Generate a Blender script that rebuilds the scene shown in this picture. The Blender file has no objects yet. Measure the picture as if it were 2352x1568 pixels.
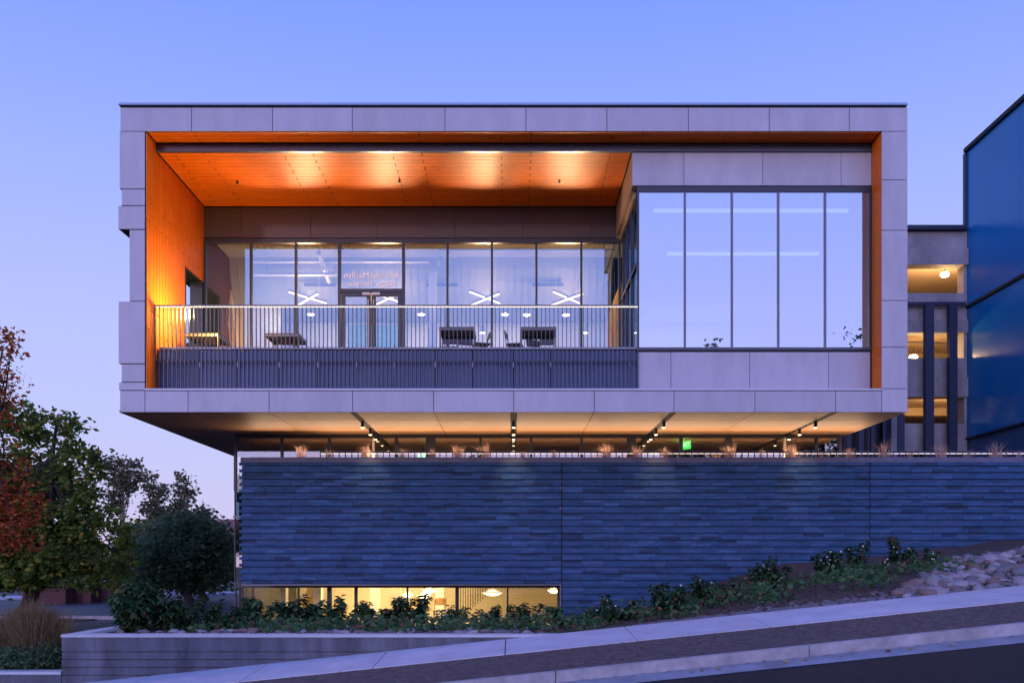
import bpy, bmesh, math, random
import numpy as np
from mathutils import Matrix, Vector

random.seed(7)
rng = np.random.default_rng(7)
sc = bpy.context.scene
COL = sc.collection

# ------------------------------------------------------------------ camera
S, CX, HY, EYE = 2100.0, 1176.0, 1292.0, 1.6      # focal length and horizon on a 2352-wide picture; eye height
cam = bpy.data.objects.new('camera', bpy.data.cameras.new('camera'))
COL.objects.link(cam)
cam.data.sensor_width = 36
cam.data.lens = 36 * S / 2352
cam.data.shift_y = (HY - 784) / 2352
cam.data.clip_end = 2000
cam.location = (0, 0, EYE)
cam.rotation_euler = (math.pi / 2, 0, 0)
sc.camera = cam

# ------------------------------------------------------------------ dusk sky: low sun just gone behind the camera
world = bpy.data.worlds.new('World')
sc.world = world
world.use_nodes = True
wt = world.node_tree
wt.nodes.clear()
W = wt.nodes.new
sky = W('ShaderNodeTexSky')
sky.sky_type = 'NISHITA'
sky.sun_disc = False
sky.sun_elevation = math.radians(1.0)
sky.sun_rotation = math.radians(180)
sky.air_density, sky.dust_density, sky.ozone_density = 1.0, 0.4, 2.5
bg1 = W('ShaderNodeBackground')
bg1.inputs[1].default_value = 0.08
wt.links.new(sky.outputs[0], bg1.inputs[0])
tc = W('ShaderNodeTexCoord')
sep = W('ShaderNodeSeparateXYZ')
wt.links.new(tc.outputs['Generated'], sep.inputs[0])
ramp = W('ShaderNodeValToRGB')
r = ramp.color_ramp
r.elements[0].position, r.elements[0].color = 0.0, (0.54, 0.51, 0.82, 1)
r.elements[1].position, r.elements[1].color = 1.0, (0.05, 0.12, 0.62, 1)
for p, c in ((0.10, (0.48, 0.49, 0.84)), (0.25, (0.42, 0.455, 0.86)), (0.38, (0.315, 0.39, 0.87)), (0.46, (0.24, 0.335, 0.88)), (0.54, (0.175, 0.28, 0.86))):
    e = r.elements.new(p)
    e.color = (*c, 1)
wt.links.new(sep.outputs['Z'], ramp.inputs[0])
back = W('ShaderNodeMapRange')                    # the afterglow side of the sky (behind the camera) is brighter
back.interpolation_type = 'SMOOTHSTEP'
back.inputs['From Min'].default_value, back.inputs['From Max'].default_value = 0.1, -1.0
back.inputs['To Min'].default_value, back.inputs['To Max'].default_value = 0.0, 1.0
wt.links.new(sep.outputs['Y'], back.inputs['Value'])
glow = W('ShaderNodeMix')
glow.data_type = 'RGBA'
glow.inputs['A'].default_value = (1, 1, 1, 1)
glow.inputs['B'].default_value = (2.8, 2.55, 2.7, 1)
wt.links.new(back.outputs[0], glow.inputs['Factor'])
mul = W('ShaderNodeMix')
mul.data_type = 'RGBA'
mul.blend_type = 'MULTIPLY'
mul.inputs['Factor'].default_value = 1
wt.links.new(ramp.outputs[0], mul.inputs['A'])
wt.links.new(glow.outputs['Result'], mul.inputs['B'])
bg2 = W('ShaderNodeBackground')
bg2.inputs[1].default_value = 0.93
wt.links.new(mul.outputs['Result'], bg2.inputs[0])
add = W('ShaderNodeAddShader')
out = W('ShaderNodeOutputWorld')
wt.links.new(bg1.outputs[0], add.inputs[0])
wt.links.new(bg2.outputs[0], add.inputs[1])
wt.links.new(add.outputs[0], out.inputs[0])

sun = bpy.data.objects.new('sun', bpy.data.lights.new('sun', 'SUN'))
COL.objects.link(sun)
sun.data.energy = 0.35                            # last of the afterglow: weak and soft, low behind the camera
sun.data.angle = math.radians(3)
sun.data.color = (1.0, 0.78, 0.95)
sun.rotation_euler = (math.radians(82), 0, math.radians(-23))

vs = sc.view_settings
vs.view_transform, vs.look, vs.exposure, vs.gamma, vs.use_curve_mapping = 'Standard', 'None', 0.2, 1.0, False
sc.render.engine = 'CYCLES'
sc.cycles.use_denoising = True
sc.cycles.max_bounces = 8
sc.cycles.transparent_max_bounces = 24
sc.cycles.sample_clamp_indirect = 6
sc.cycles.caustics_reflective = False
sc.cycles.caustics_refractive = False

# ------------------------------------------------------------------ measures
D0 = 22.8                                         # distance of the upper front
U = S / D0                                        # picture units per metre on the upper front

def xu(u): return u / U
def zu(v): return EYE + v / U
def dr(k): return D0 * k
def X(px, d): return (px - CX) * d / S
def Z(py, d): return EYE + (HY - py) * d / S

# ------------------------------------------------------------------ materials
MATS = {}

def mat(name, col, rough=0.6, metal=0.0, var=0.0, scale=4.0, stretch=(1, 1, 1), bump=0.0, bscale=40.0, emit=None, estr=0.0,
        spec=None, island=0.0, col2=None, objvar=0.0, tex='Object'):
    if name in MATS:
        return MATS[name]
    m = bpy.data.materials.new(name)
    m.use_nodes = True
    nt = m.node_tree
    b = nt.nodes['Principled BSDF']
    b.inputs['Base Color'].default_value = (*col, 1)
    b.inputs['Roughness'].default_value = rough
    b.inputs['Metallic'].default_value = metal
    if spec is not None:
        b.inputs['Specular IOR Level'].default_value = spec
    L = nt.links.new
    N = nt.nodes.new
    src = None
    if var or bump or island or objvar or col2:
        t = N('ShaderNodeTexCoord')
        mp = N('ShaderNodeMapping')
        mp.inputs['Scale'].default_value = stretch
        if tex == 'Position':
            g = N('ShaderNodeNewGeometry')
            L(g.outputs['Position'], mp.inputs[0])
        else:
            L(t.outputs[tex], mp.inputs[0])
        fac = None
        if var or col2:
            n = N('ShaderNodeTexNoise')
            n.inputs['Scale'].default_value = scale
            n.inputs['Detail'].default_value = 6
            n.inputs['Roughness'].default_value = 0.65
            L(mp.outputs[0], n.inputs['Vector'])
            fac = n.outputs['Fac']
        c = N('ShaderNodeMix')
        c.data_type = 'RGBA'
        a2 = col2 if col2 else tuple(x * (1 + var) for x in col)
        a1 = col if col2 else tuple(x * (1 - var) for x in col)
        c.inputs['A'].default_value = (*a1, 1)
        c.inputs['B'].default_value = (*a2, 1)
        if island:
            g2 = N('ShaderNodeNewGeometry')
            L(g2.outputs['Random Per Island'], c.inputs['Factor'])
        elif fac is not None:
            mr = N('ShaderNodeMapRange')
            mr.inputs['From Min'].default_value, mr.inputs['From Max'].default_value = 0.3, 0.7
            L(fac, mr.inputs['Value'])
            L(mr.outputs[0], c.inputs['Factor'])
        else:
            c.inputs['Factor'].default_value = 0.5
        src = c.outputs['Result']
        if objvar:
            oi = N('ShaderNodeObjectInfo')
            hs = N('ShaderNodeHueSaturation')
            mr2 = N('ShaderNodeMapRange')
            mr2.inputs['To Min'].default_value, mr2.inputs['To Max'].default_value = 1 - objvar, 1 + objvar
            L(oi.outputs['Random'], mr2.inputs['Value'])
            L(mr2.outputs[0], hs.inputs['Value'])
            L(src, hs.inputs['Color'])
            src = hs.outputs['Color']
        L(src, b.inputs['Base Color'])
        if bump:
            n2 = N('ShaderNodeTexNoise')
            n2.inputs['Scale'].default_value = bscale
            n2.inputs['Detail'].default_value = 5
            L(mp.outputs[0], n2.inputs['Vector'])
            bp = N('ShaderNodeBump')
            bp.inputs['Strength'].default_value = bump
            bp.inputs['Distance'].default_value = 0.02
            L(n2.outputs['Fac'], bp.inputs['Height'])
            L(bp.outputs[0], b.inputs['Normal'])
    if emit:
        b.inputs['Emission Color'].default_value = (*emit, 1)
        b.inputs['Emission Strength'].default_value = estr
    MATS[name] = m
    return m

def glass(name, refl, tint=(0.85, 0.9, 0.92), edge=0.5, rough=0.0, gcol=(0.95, 0.97, 1.0)):
    if name in MATS:
        return MATS[name]
    m = bpy.data.materials.new(name)
    m.use_nodes = True
    nt = m.node_tree
    nt.nodes.clear()
    N, L = nt.nodes.new, nt.links.new
    tr = N('ShaderNodeBsdfTransparent')
    tr.inputs[0].default_value = (*tint, 1)
    gl = N('ShaderNodeBsdfGlossy')
    gl.inputs['Roughness'].default_value = rough
    gl.inputs['Color'].default_value = (*gcol, 1)
    lw = N('ShaderNodeLayerWeight')
    lw.inputs[0].default_value = 0.3
    mr = N('ShaderNodeMapRange')
    mr.inputs['To Min'].default_value, mr.inputs['To Max'].default_value = refl, min(1, refl + edge)
    L(lw.outputs['Fresnel'], mr.inputs['Value'])
    mx = N('ShaderNodeMixShader')
    L(mr.outputs[0], mx.inputs[0])
    L(tr.outputs[0], mx.inputs[1])
    L(gl.outputs[0], mx.inputs[2])
    o = N('ShaderNodeOutputMaterial')
    L(mx.outputs[0], o.inputs[0])
    MATS[name] = m
    return m

def leafmat(name, c1, c2, c3=None, trans=0.35):
    m = bpy.data.materials.new(name)
    m.use_nodes = True
    nt = m.node_tree
    nt.nodes.clear()
    N, L = nt.nodes.new, nt.links.new
    g = N('ShaderNodeNewGeometry')
    rp = N('ShaderNodeValToRGB')
    rp.color_ramp.elements[0].color = (*c1, 1)
    rp.color_ramp.elements[1].color = (*c2, 1)
    if c3:
        e = rp.color_ramp.elements.new(0.85)
        e.color = (*c2, 1)
        rp.color_ramp.elements[-1].color = (*c3, 1)
    L(g.outputs['Random Per Island'], rp.inputs[0])
    d = N('ShaderNodeBsdfDiffuse')
    t = N('ShaderNodeBsdfTranslucent')
    L(rp.outputs[0], d.inputs[0])
    L(rp.outputs[0], t.inputs[0])
    mx = N('ShaderNodeMixShader')
    mx.inputs[0].default_value = trans
    L(d.outputs[0], mx.inputs[1])
    L(t.outputs[0], mx.inputs[2])
    o = N('ShaderNodeOutputMaterial')
    L(mx.outputs[0], o.inputs[0])
    MATS[name] = m
    return m

M_panel = mat('pale_fibre_cement', (0.40, 0.375, 0.405), 0.5, var=0.11, scale=1.8, stretch=(1, 1, .35), bump=0.05, bscale=60, objvar=0.05)
M_ledge = mat('pale_metal_ledge', (0.50, 0.49, 0.53), 0.4)
M_roofmetal = mat('blue_grey_roof_metal', (0.26, 0.36, 0.50), 0.5, 0.0)
M_orange = mat('orange_plank', (0.74, 0.160, 0.008), 0.45, var=0.08, scale=3, stretch=(1, 1, 1), objvar=0.05, spec=0.2)
M_dark = mat('dark_backing', (0.012, 0.012, 0.016), 0.8)
M_frame = mat('dark_anodised_frame', (0.018, 0.022, 0.035), 0.45)
M_framegrey = mat('grey_mullion_cap', (0.12, 0.12, 0.15), 0.4, 0.4)  # paler, slightly metallic grey than the dark frame
M_beam = mat('dark_metal_beam', (0.075, 0.075, 0.10), 0.35, 0.5, var=0.1, scale=2)
M_spandrel = mat('charcoal_metal_panel', (0.075, 0.062, 0.064), 0.45, 0.3, var=0.06, scale=2, objvar=0.06)
M_tan = mat('tan_wood_soffit', (0.46, 0.26, 0.145), 0.55, var=0.10, scale=2.0, stretch=(1, 14, 14), objvar=0.06)
M_tanpanel = mat('tan_side_panel', (0.36, 0.27, 0.19), 0.5, var=0.05)
M_white = mat('white_interior_paint', (0.72, 0.72, 0.74), 0.6)
M_bulk = mat('grey_acoustic_panel', (0.34, 0.36, 0.40), 0.7)
M_warm = mat('cream_interior_paint', (0.68, 0.60, 0.46), 0.6, var=0.05, scale=1)
M_ceil = mat('interior_ceiling_deck', (0.40, 0.39, 0.38), 0.6)
M_floor = mat('terrace_floor_concrete', (0.5, 0.47, 0.43), 0.5, var=0.1, scale=3)
M_intfloor = mat('interior_floor', (0.25, 0.22, 0.2), 0.4, var=0.1, scale=3)
M_teal = mat('teal_wall_paint', (0.03, 0.22, 0.30), 0.5)
M_parapet = mat('ribbed_blue_grey_concrete', (0.11, 0.145, 0.25), 0.6, var=0.1, scale=2, bump=0.1, bscale=40)
M_picket = mat('railing_steel', (0.075, 0.07, 0.08), 0.4, 0.3)
M_led = mat('warm_light_strip', (1, 0.9, 0.8), emit=(1.0, 0.74, 0.5), estr=2.6)
M_ledlow = mat('soft_light_strip', (1, 0.9, 0.8), emit=(1.0, 0.78, 0.62), estr=0.9)
M_lamp = mat('warm_lamp_glow', (1, 0.9, 0.7), emit=(1.0, 0.76, 0.42), estr=14.0)
M_tube = mat('pendant_tube_glow', (1, 0.95, 0.85), emit=(1.0, 0.66, 0.28), estr=1.6)
M_cool = mat('white_strip_glow', (1, 1, 1), emit=(0.9, 0.95, 1.0), estr=0.7)
M_exit = mat('green_exit_glow', (0.05, 0.8, 0.15), emit=(0.05, 1.0, 0.16), estr=2.2)
M_exitletter = mat('white_exit_letter', (0.9, 1, 0.9), emit=(0.85, 1.0, 0.85), estr=2.5)
M_letter = mat('frosted_white_letter', (0.86, 0.86, 0.90), 0.7)
M_glass = glass('coated_window_glass', 0.13, tint=(0.84, 0.88, 0.92), gcol=(0.55, 0.80, 1.0))
M_glassbay = glass('strongly_coated_glass', 0.31, tint=(0.5, 0.6, 0.68), gcol=(0.84, 0.92, 1.0))
M_glasslow = glass('lower_window_glass', 0.07, tint=(0.95, 0.93, 0.88))
M_glassstrip = glass('entry_window_glass', 0.17, tint=(0.7, 0.7, 0.66))
M_concrete = mat('board_formed_concrete', (0.095, 0.095, 0.11), 0.75, var=0.6, scale=2.2, stretch=(1, 1, 0.3), bump=0.25, bscale=18)
M_concap = mat('smooth_concrete_top', (0.45, 0.45, 0.46), 0.7, var=0.08, scale=3)
M_walk = mat('pale_sidewalk_concrete', (0.50, 0.47, 0.50), 0.75, var=0.16, scale=1.6, bump=0.1, bscale=90, objvar=0.03)
M_kerb = mat('kerb_concrete', (0.34, 0.31, 0.32), 0.75, var=0.3, scale=3, bump=0.15, bscale=70)
M_gutter = mat('gutter_concrete', (0.27, 0.26, 0.28), 0.75, var=0.3, scale=2, bump=0.12, bscale=80)
M_asphalt = mat('asphalt', (0.019, 0.020, 0.024), 0.8, var=0.35, scale=14, bump=0.5, bscale=120, tex='Position', spec=0.2)
M_verge = mat('crushed_granite_verge', (0.11, 0.075, 0.07), 0.9, var=0.55, scale=9, bump=1.0, bscale=60, tex='Position')
M_soil = mat('mulch_soil', (0.07, 0.045, 0.035), 0.95, var=0.4, scale=12, bump=0.8, bscale=50, tex='Position')
M_ground = mat('ground_earth', (0.06, 0.05, 0.045), 0.9, var=0.3, scale=2, bump=0.3, bscale=20, tex='Position')
M_garage = mat('garage_concrete', (0.27, 0.26, 0.28), 0.8, var=0.3, scale=1.4, stretch=(1, 1, 0.5), bump=0.3, bscale=12, objvar=0.08)
M_gslab = mat('garage_slab', (0.30, 0.22, 0.15), 0.8, var=0.1, scale=1)
M_post = mat('navy_steel_post', (0.010, 0.020, 0.055), 0.5)
M_blue = mat('glossy_blue_cladding', (0.004, 0.155, 0.41), 0.24, var=0.06, scale=0.6, bump=0.22, bscale=3.5, stretch=(1, 1, 0.5), spec=0.25)
M_bluepale = mat('slate_blue_base', (0.03, 0.085, 0.21), 0.5, var=0.06)
M_bark = mat('bark', (0.05, 0.038, 0.034), 0.9, var=0.3, scale=6, bump=0.6, bscale=20)
M_palebark = mat('pale_bark', (0.26, 0.20, 0.18), 0.9, var=0.3, scale=6, bump=0.4, bscale=20)
M_planter = mat('rust_red_planter', (0.10, 0.035, 0.03), 0.8, var=0.2)
M_stones = [mat('pale_river_stone', (0.27, 0.235, 0.235), 0.7, var=0.25, scale=5, objvar=0.2),
            mat('grey_river_stone', (0.15, 0.135, 0.145), 0.7, var=0.25, scale=5, objvar=0.2),
            mat('brown_river_stone', (0.17, 0.115, 0.10), 0.7, var=0.25, scale=5, objvar=0.2)]
M_bricks = [mat('slate_brick_%s' % n, c, 0.6, var=0.30, scale=4.5, stretch=(0.6, 1, 1.8), bump=0.35, bscale=30, tex='Position', spec=0.25)
            for n, c in (('mid', (0.022, 0.070, 0.160)), ('deep', (0.018, 0.060, 0.140)), ('violet', (0.033, 0.073, 0.170)),
                         ('pale', (0.036, 0.095, 0.205)), ('dark', (0.015, 0.040, 0.088)))]
M_mortar = mat('pinkish_mortar', (0.20, 0.17, 0.27), 0.9, var=0.2, scale=6, tex='Position')
M_coping = mat('stone_coping', (0.10, 0.10, 0.15), 0.6, var=0.2, scale=5, bump=0.2, bscale=30)
M_straw = leafmat('straw_grass', (0.42, 0.26, 0.20), (0.62, 0.45, 0.38), None, 0.3)
M_olive = leafmat('olive_grass', (0.10, 0.08, 0.04), (0.28, 0.20, 0.10), None, 0.3)
M_green = leafmat('green_leaves', (0.065, 0.125, 0.035), (0.22, 0.28, 0.06), (0.48, 0.35, 0.06), 0.45)
M_red = leafmat('red_maple_leaves', (0.22, 0.04, 0.02), (0.50, 0.13, 0.04), (0.55, 0.25, 0.06))
M_deep = leafmat('deep_green_leaves', (0.055, 0.11, 0.055), (0.15, 0.21, 0.10), None, 0.45)
M_dusty = leafmat('dusty_green_leaves', (0.09, 0.095, 0.055), (0.23, 0.19, 0.11), None)
M_shrub = leafmat('glossy_shrub_leaves', (0.04, 0.11, 0.045), (0.12, 0.22, 0.09), (0.26, 0.08, 0.06))
M_flower = mat('pale_blossom', (0.75, 0.68, 0.7), 0.6)
M_yleaf = mat('yellow_fallen_leaf', (0.45, 0.25, 0.06), 0.7, objvar=0.3)
M_tabletop = mat('dark_table_metal', (0.07, 0.06, 0.055), 0.5)
M_tableedge = mat('table_edge_grey', (0.16, 0.15, 0.15), 0.4, 0.5)
M_roof = mat('red_tile_roof', (0.26, 0.08, 0.06), 0.8, var=0.2, scale=6)
M_house = mat('pink_stucco', (0.42, 0.27, 0.23), 0.8, var=0.1, scale=2)

# ------------------------------------------------------------------ mesh helpers
class MB:
    def __init__(self):
        self.v, self.f, self.mi = [], [], []

    def box(self, x0, x1, y0, y1, z0, z1, mi=0):
        if x0 > x1: x0, x1 = x1, x0
        if y0 > y1: y0, y1 = y1, y0
        if z0 > z1: z0, z1 = z1, z0
        b = len(self.v)
        self.v += [(x0, y0, z0), (x1, y0, z0), (x1, y1, z0), (x0, y1, z0), (x0, y0, z1), (x1, y0, z1), (x1, y1, z1), (x0, y1, z1)]
        self.f += [tuple(b + i for i in q) for q in ((0, 1, 5, 4), (1, 2, 6, 5), (2, 3, 7, 6), (3, 0, 4, 7), (4, 5, 6, 7), (3, 2, 1, 0))]
        self.mi += [mi] * 6
        return self

    def hexa(self, p, mi=0):                      # eight corners in the order of box()
        b = len(self.v)
        self.v += [tuple(q) for q in p]
        self.f += [tuple(b + i for i in q) for q in ((0, 1, 5, 4), (1, 2, 6, 5), (2, 3, 7, 6), (3, 0, 4, 7), (4, 5, 6, 7), (3, 2, 1, 0))]
        self.mi += [mi] * 6
        return self

    def face(self, pts, mi=0):
        b = len(self.v)
        self.v += [tuple(p) for p in pts]
        self.f.append(tuple(range(b, b + len(pts))))
        self.mi.append(mi)
        return self

    def tube(self, pts, rad, n=6, mi=0, cap=True):
        pts = [Vector(p) for p in pts]
        rad = list(rad) if hasattr(rad, '__len__') else [rad] * len(pts)
        b = len(self.v)
        for i, p in enumerate(pts):
            t = (pts[min(i + 1, len(pts) - 1)] - pts[max(i - 1, 0)]).normalized()
            a = t.cross(Vector((0, 1, 0)) if abs(t.y) < 0.9 else Vector((1, 0, 0))).normalized()
            c = t.cross(a)
            for k in range(n):
                w = 2 * math.pi * k / n
                q = p + (a * math.cos(w) + c * math.sin(w)) * rad[i]
                self.v.append(tuple(q))
        for i in range(len(pts) - 1):
            for k in range(n):
                k2 = (k + 1) % n
                self.f.append((b + i * n + k, b + i * n + k2, b + (i + 1) * n + k2, b + (i + 1) * n + k))
                self.mi.append(mi)
        if cap:
            self.f.append(tuple(b + k for k in range(n)))
            self.f.append(tuple(b + (len(pts) - 1) * n + k for k in reversed(range(n))))
            self.mi += [mi, mi]
        return self

    def lathe(self, prof, cx, cy, n=16, mi=0):
        b = len(self.v)
        for rr, z in prof:
            for k in range(n):
                w = 2 * math.pi * k / n
                self.v.append((cx + rr * math.cos(w), cy + rr * math.sin(w), z))
        for i in range(len(prof) - 1):
            for k in range(n):
                k2 = (k + 1) % n
                self.f.append((b + i * n + k, b + i * n + k2, b + (i + 1) * n + k2, b + (i + 1) * n + k))
                self.mi.append(mi)
        return self

    def mesh(self, name, mats):
        me = bpy.data.meshes.new(name)
        me.from_pydata(self.v, [], self.f)
        for m in (mats if isinstance(mats, (list, tuple)) else [mats]):
            me.materials.append(m)
        if any(self.mi):
            me.polygons.foreach_set('material_index', self.mi)
        bm = bmesh.new()
        bm.from_mesh(me)
        bmesh.ops.recalc_face_normals(bm, faces=bm.faces)
        bm.to_mesh(me)
        bm.free()
        return me


def quadmesh(name, V, m, smooth=False):            # V: (n, k, 3) separate k-gons
    n, k = V.shape[:2]
    me = bpy.data.meshes.new(name)
    me.vertices.add(n * k)
    me.vertices.foreach_set('co', V.reshape(-1).astype(np.float32))
    me.loops.add(n * k)
    me.loops.foreach_set('vertex_index', np.arange(n * k, dtype=np.int32))
    me.polygons.add(n)
    me.polygons.foreach_set('loop_start', np.arange(0, n * k, k, dtype=np.int32))
    me.update(calc_edges=True)
    me.materials.append(m)
    return me

WPOS = {}

def link(name, me, parent=None, loc=None, world=True, rot=None):
    """One object. world=True: the mesh is in world coordinates (or loc is a world place)."""
    o = bpy.data.objects.new(name, me)
    COL.objects.link(o)
    if loc is not None:
        o.location = loc
    if rot is not None:
        o.rotation_euler = rot
    if parent is not None:
        o.parent = parent
        if world:
            o.matrix_parent_inverse = Matrix.Translation(-Vector(WPOS.get(parent.name, (0, 0, 0))))
    return o

def part(name, mb, m, parent, loc=None, world=True, kind=None):
    o = link(name, mb.mesh(name, m) if isinstance(mb, MB) else mb, parent, loc, world)
    if kind:
        o['kind'] = kind
    return o

def tag(o, label, cat, group=None):
    o['label'], o['category'] = label, cat
    if group:
        o['group'] = group
    return o

def thing(name, label, cat, loc=(0, 0, 0), group=None, rz=0):
    o = bpy.data.objects.new(name, None)
    o.empty_display_size = 0.2
    COL.objects.link(o)
    o.location = loc
    o.rotation_euler = (0, 0, rz)
    WPOS[o.name] = tuple(loc)
    return tag(o, label, cat, group)

def struct(name, mb, m):
    o = link(name, mb.mesh(name, m) if isinstance(mb, MB) else mb)
    o['kind'] = 'structure'
    return o

def copy_tree(src, parent=None):
    c = src.copy()
    COL.objects.link(c)
    if parent is not None:
        c.parent = parent
    for ch in list(src.children):
        copy_tree(ch, c)
    return c

def lamp(name, kind, loc, power, color, parent=None, target=None, size=0.1, angle=60, blend=0.6, sy=None):
    l = bpy.data.lights.new(name, kind)
    l.energy = power
    l.color = color
    if kind == 'AREA':
        l.size = size
        if sy:
            l.shape = 'RECTANGLE'
            l.size_y = sy
    else:
        l.shadow_soft_size = size
    if kind == 'SPOT':
        l.spot_size = math.radians(angle)
        l.spot_blend = blend
    o = bpy.data.objects.new(name, l)
    COL.objects.link(o)
    o.location = loc
    if target is not None:
        dv = Vector(target) - Vector(loc)
        o.rotation_euler = dv.to_track_quat('-Z', 'Y').to_euler()
    if parent is not None:
        o.parent = parent
        o.matrix_parent_inverse = Matrix.Translation(-Vector(WPOS.get(parent.name, (0, 0, 0))))
    return o

ORD = ['first', 'second', 'third', 'fourth', 'fifth', 'sixth', 'seventh', 'eighth', 'ninth', 'tenth', 'eleventh', 'twelfth', 'thirteenth',
       'fourteenth', 'fifteenth', 'sixteenth', 'seventeenth', 'eighteenth', 'nineteenth', 'twentieth', 'twenty-first', 'twenty-second',
       'twenty-third', 'twenty-fourth', 'twenty-fifth', 'twenty-sixth']

# ------------------------------------------------------------------ terrain: h() is how far below the eye the ground lies
GR = 0.1035
def lerp(a, b, t): return a + (b - a) * t
def smooth(t):
    t = max(0, min(1, t))
    return t * t * (3 - 2 * t)

def prof(d):
    pts = ((-8, 1.72), (0, 1.62), (7, 1.60), (11.7, 1.70), (12.15, 1.655))
    if d <= -8: return 1.72
    for (a, ha), (b, hb) in zip(pts, pts[1:]):
        if d <= b:
            return lerp(ha, hb, (d - a) / (b - a))
    pts = ((12.15, 1.505), (12.3, 1.505), (14.3, 1.427), (16.0, 1.333))
    for (a, ha), (b, hb) in zip(pts, pts[1:]):
        if d <= b:
            return lerp(ha, hb, (d - a) / (b - a))
    return 1.333

def slope(x): return -GR * max(-14, min(24, x))
def zg(x, d): return EYE - prof(d) - slope(x) * 1.0

def zbed(x, d):
    base = min(1.30, 1.333 - GR * x)
    s = lerp(0.055, -0.055, smooth((x - 1.5) / 6.5))
    return EYE - (base + s * (d - 16) + 0.02)

def zleft(x, d):                                   # the lower ground beyond the planter, towards the side street
    return EYE - lerp(2.12, 1.75, smooth((d - 40) / 60)) + 0.03 * math.sin(x * 0.3)

# base ground, one sheet to the horizon
xs = [-700, -300, -150, -80, -50, -35, -25, -18, -14, -11, -9.4, -8.2, -7.7, -5, -2, 1, 4, 7, 10, 14, 18, 24, 40, 80, 200, 700]
ys = [-700, -200, -80, -40, -20, -10, -4, 0, 4, 8, 11.7, 12.3, 14.3, 16, 16.4, 17.5, 19, 22, 26, 30, 36, 44, 55, 70, 90, 130, 200, 400, 900]
mb = MB()
for y in ys:
    for x in xs:
        z = EYE - prof(min(y, 17)) - slope(x) - 0.25
        if y > 16.2 and x < -7.6:
            z = zleft(x, y) - 0.03
        elif y > 16:
            z = min(z, EYE - 2.7)
        if y > 130: z = EYE - 1.75
        mb.v.append((x, y, z))
nx = len(xs)
for j in range(len(ys) - 1):
    for i in range(nx - 1):
        a = j * nx + i
        mb.f.append((a, a + 1, a + 1 + nx, a + nx))
        mb.mi.append(0)
struct('ground', mb, M_ground)

def strip(name, d0, d1, m, lift=0.0, x0=-60.0, x1=60.0, step=1.0, nd=3):
    b = MB()
    n = int((x1 - x0) / step)
    rows = nd + 1
    for j in range(rows):
        d = lerp(d0, d1, j / nd)
        for i in range(n + 1):
            x = lerp(x0, x1, i / n)
            b.v.append((x, d, zg(x, min(d, d1 - 1e-6) if d0 < 12.15 else max(d, d0 + 1e-4)) + lift))
    for j in range(nd):
        for i in range(n):
            a = j * (n + 1) + i
            b.f.append((a, a + 1, a + n + 2, a + n + 1))
            b.mi.append(0)
    return struct(name, b, m)

strip('road', -12, 11.7, M_asphalt, nd=8)
strip('gutter', 11.7, 12.15, M_gutter, 0.004, nd=2)
strip('verge', 12.3, 14.3, M_verge, 0.0, nd=3)

def slanted(b, x0, x1, d0, d1, thick, lift=0.0, flat=None):
    def top(x, d): return (zg(x, d) if flat is None else flat) + lift
    e = 1e-4
    b.hexa([(x0, d0, top(x0, d0 + e) - thick), (x1, d0, top(x1, d0 + e) - thick), (x1, d1, top(x1, d1 - e) - thick), (x0, d1, top(x0, d1 - e) - thick),
            (x0, d0, top(x0, d0 + e)), (x1, d0, top(x1, d0 + e)), (x1, d1, top(x1, d1 - e)), (x0, d1, top(x0, d1 - e))])

kerb = struct('kerb', MB().box(-60, -59, 12.2, 12.28, 0, 0.1), M_kerb)
for k in range(-5, 6):
    x0 = 0.58 + 3.37 * k
    b = MB()
    slanted(b, x0 + 0.006, x0 + 3.364, 12.15, 12.3, 0.35)
    part('kerb_stone', b, M_kerb, kerb)
walk = struct('sidewalk', MB().box(-60, -59, 14.4, 15.9, -1, -0.9), M_walk)
for k in range(-6, 8):
    x0 = -0.11 + 2.075 * k
    b = MB()
    slanted(b, x0 + 0.008, x0 + 2.067, 14.3, 16.0, 0.2, 0.015)
    part('slab', b, M_walk, walk)

# planting bed
b = MB()
gx = np.linspace(-7.6, 20, 70)
gd = np.linspace(16.0, 26.0, 26)
for d in gd:
    for x in gx:
        b.v.append((x, d, zbed(x, d) + 0.05 * math.sin(x * 2.1 + d * 1.3) * math.sin(d * 1.7 - x) * min(1, (d - 16) * 2)))
for j in range(len(gd) - 1):
    for i in range(len(gx) - 1):
        a = j * len(gx) + i
        b.f.append((a, a + 1, a + len(gx) + 1, a + len(gx)))
        b.mi.append(0)
bed = struct('planting_bed', b, M_soil)

# side street beyond the planter
def sheet(name, pts, m, lift):
    b = MB()
    b.face([(x, d, zleft(x, d) + lift) for x, d in pts])
    return struct(name, b, m)

b = MB()
for j in range(24):
    d = 18.5 + j * 4
    for i in range(8):
        x = lerp(-46, -8.4, i / 7) if d < 46 else lerp(-70, -6, i / 7)
        b.v.append((x, d, zleft(x, d) + 0.02))
for j in range(23):
    for i in range(7):
        a = j * 8 + i
        b.f.append((a, a + 1, a + 9, a + 8))
        b.mi.append(0)
struct('side_street', b, mat('worn_side_asphalt', (0.036, 0.034, 0.042), 0.6, var=0.4, scale=1.2, bump=0.3, bscale=80, tex='Position'))

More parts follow.
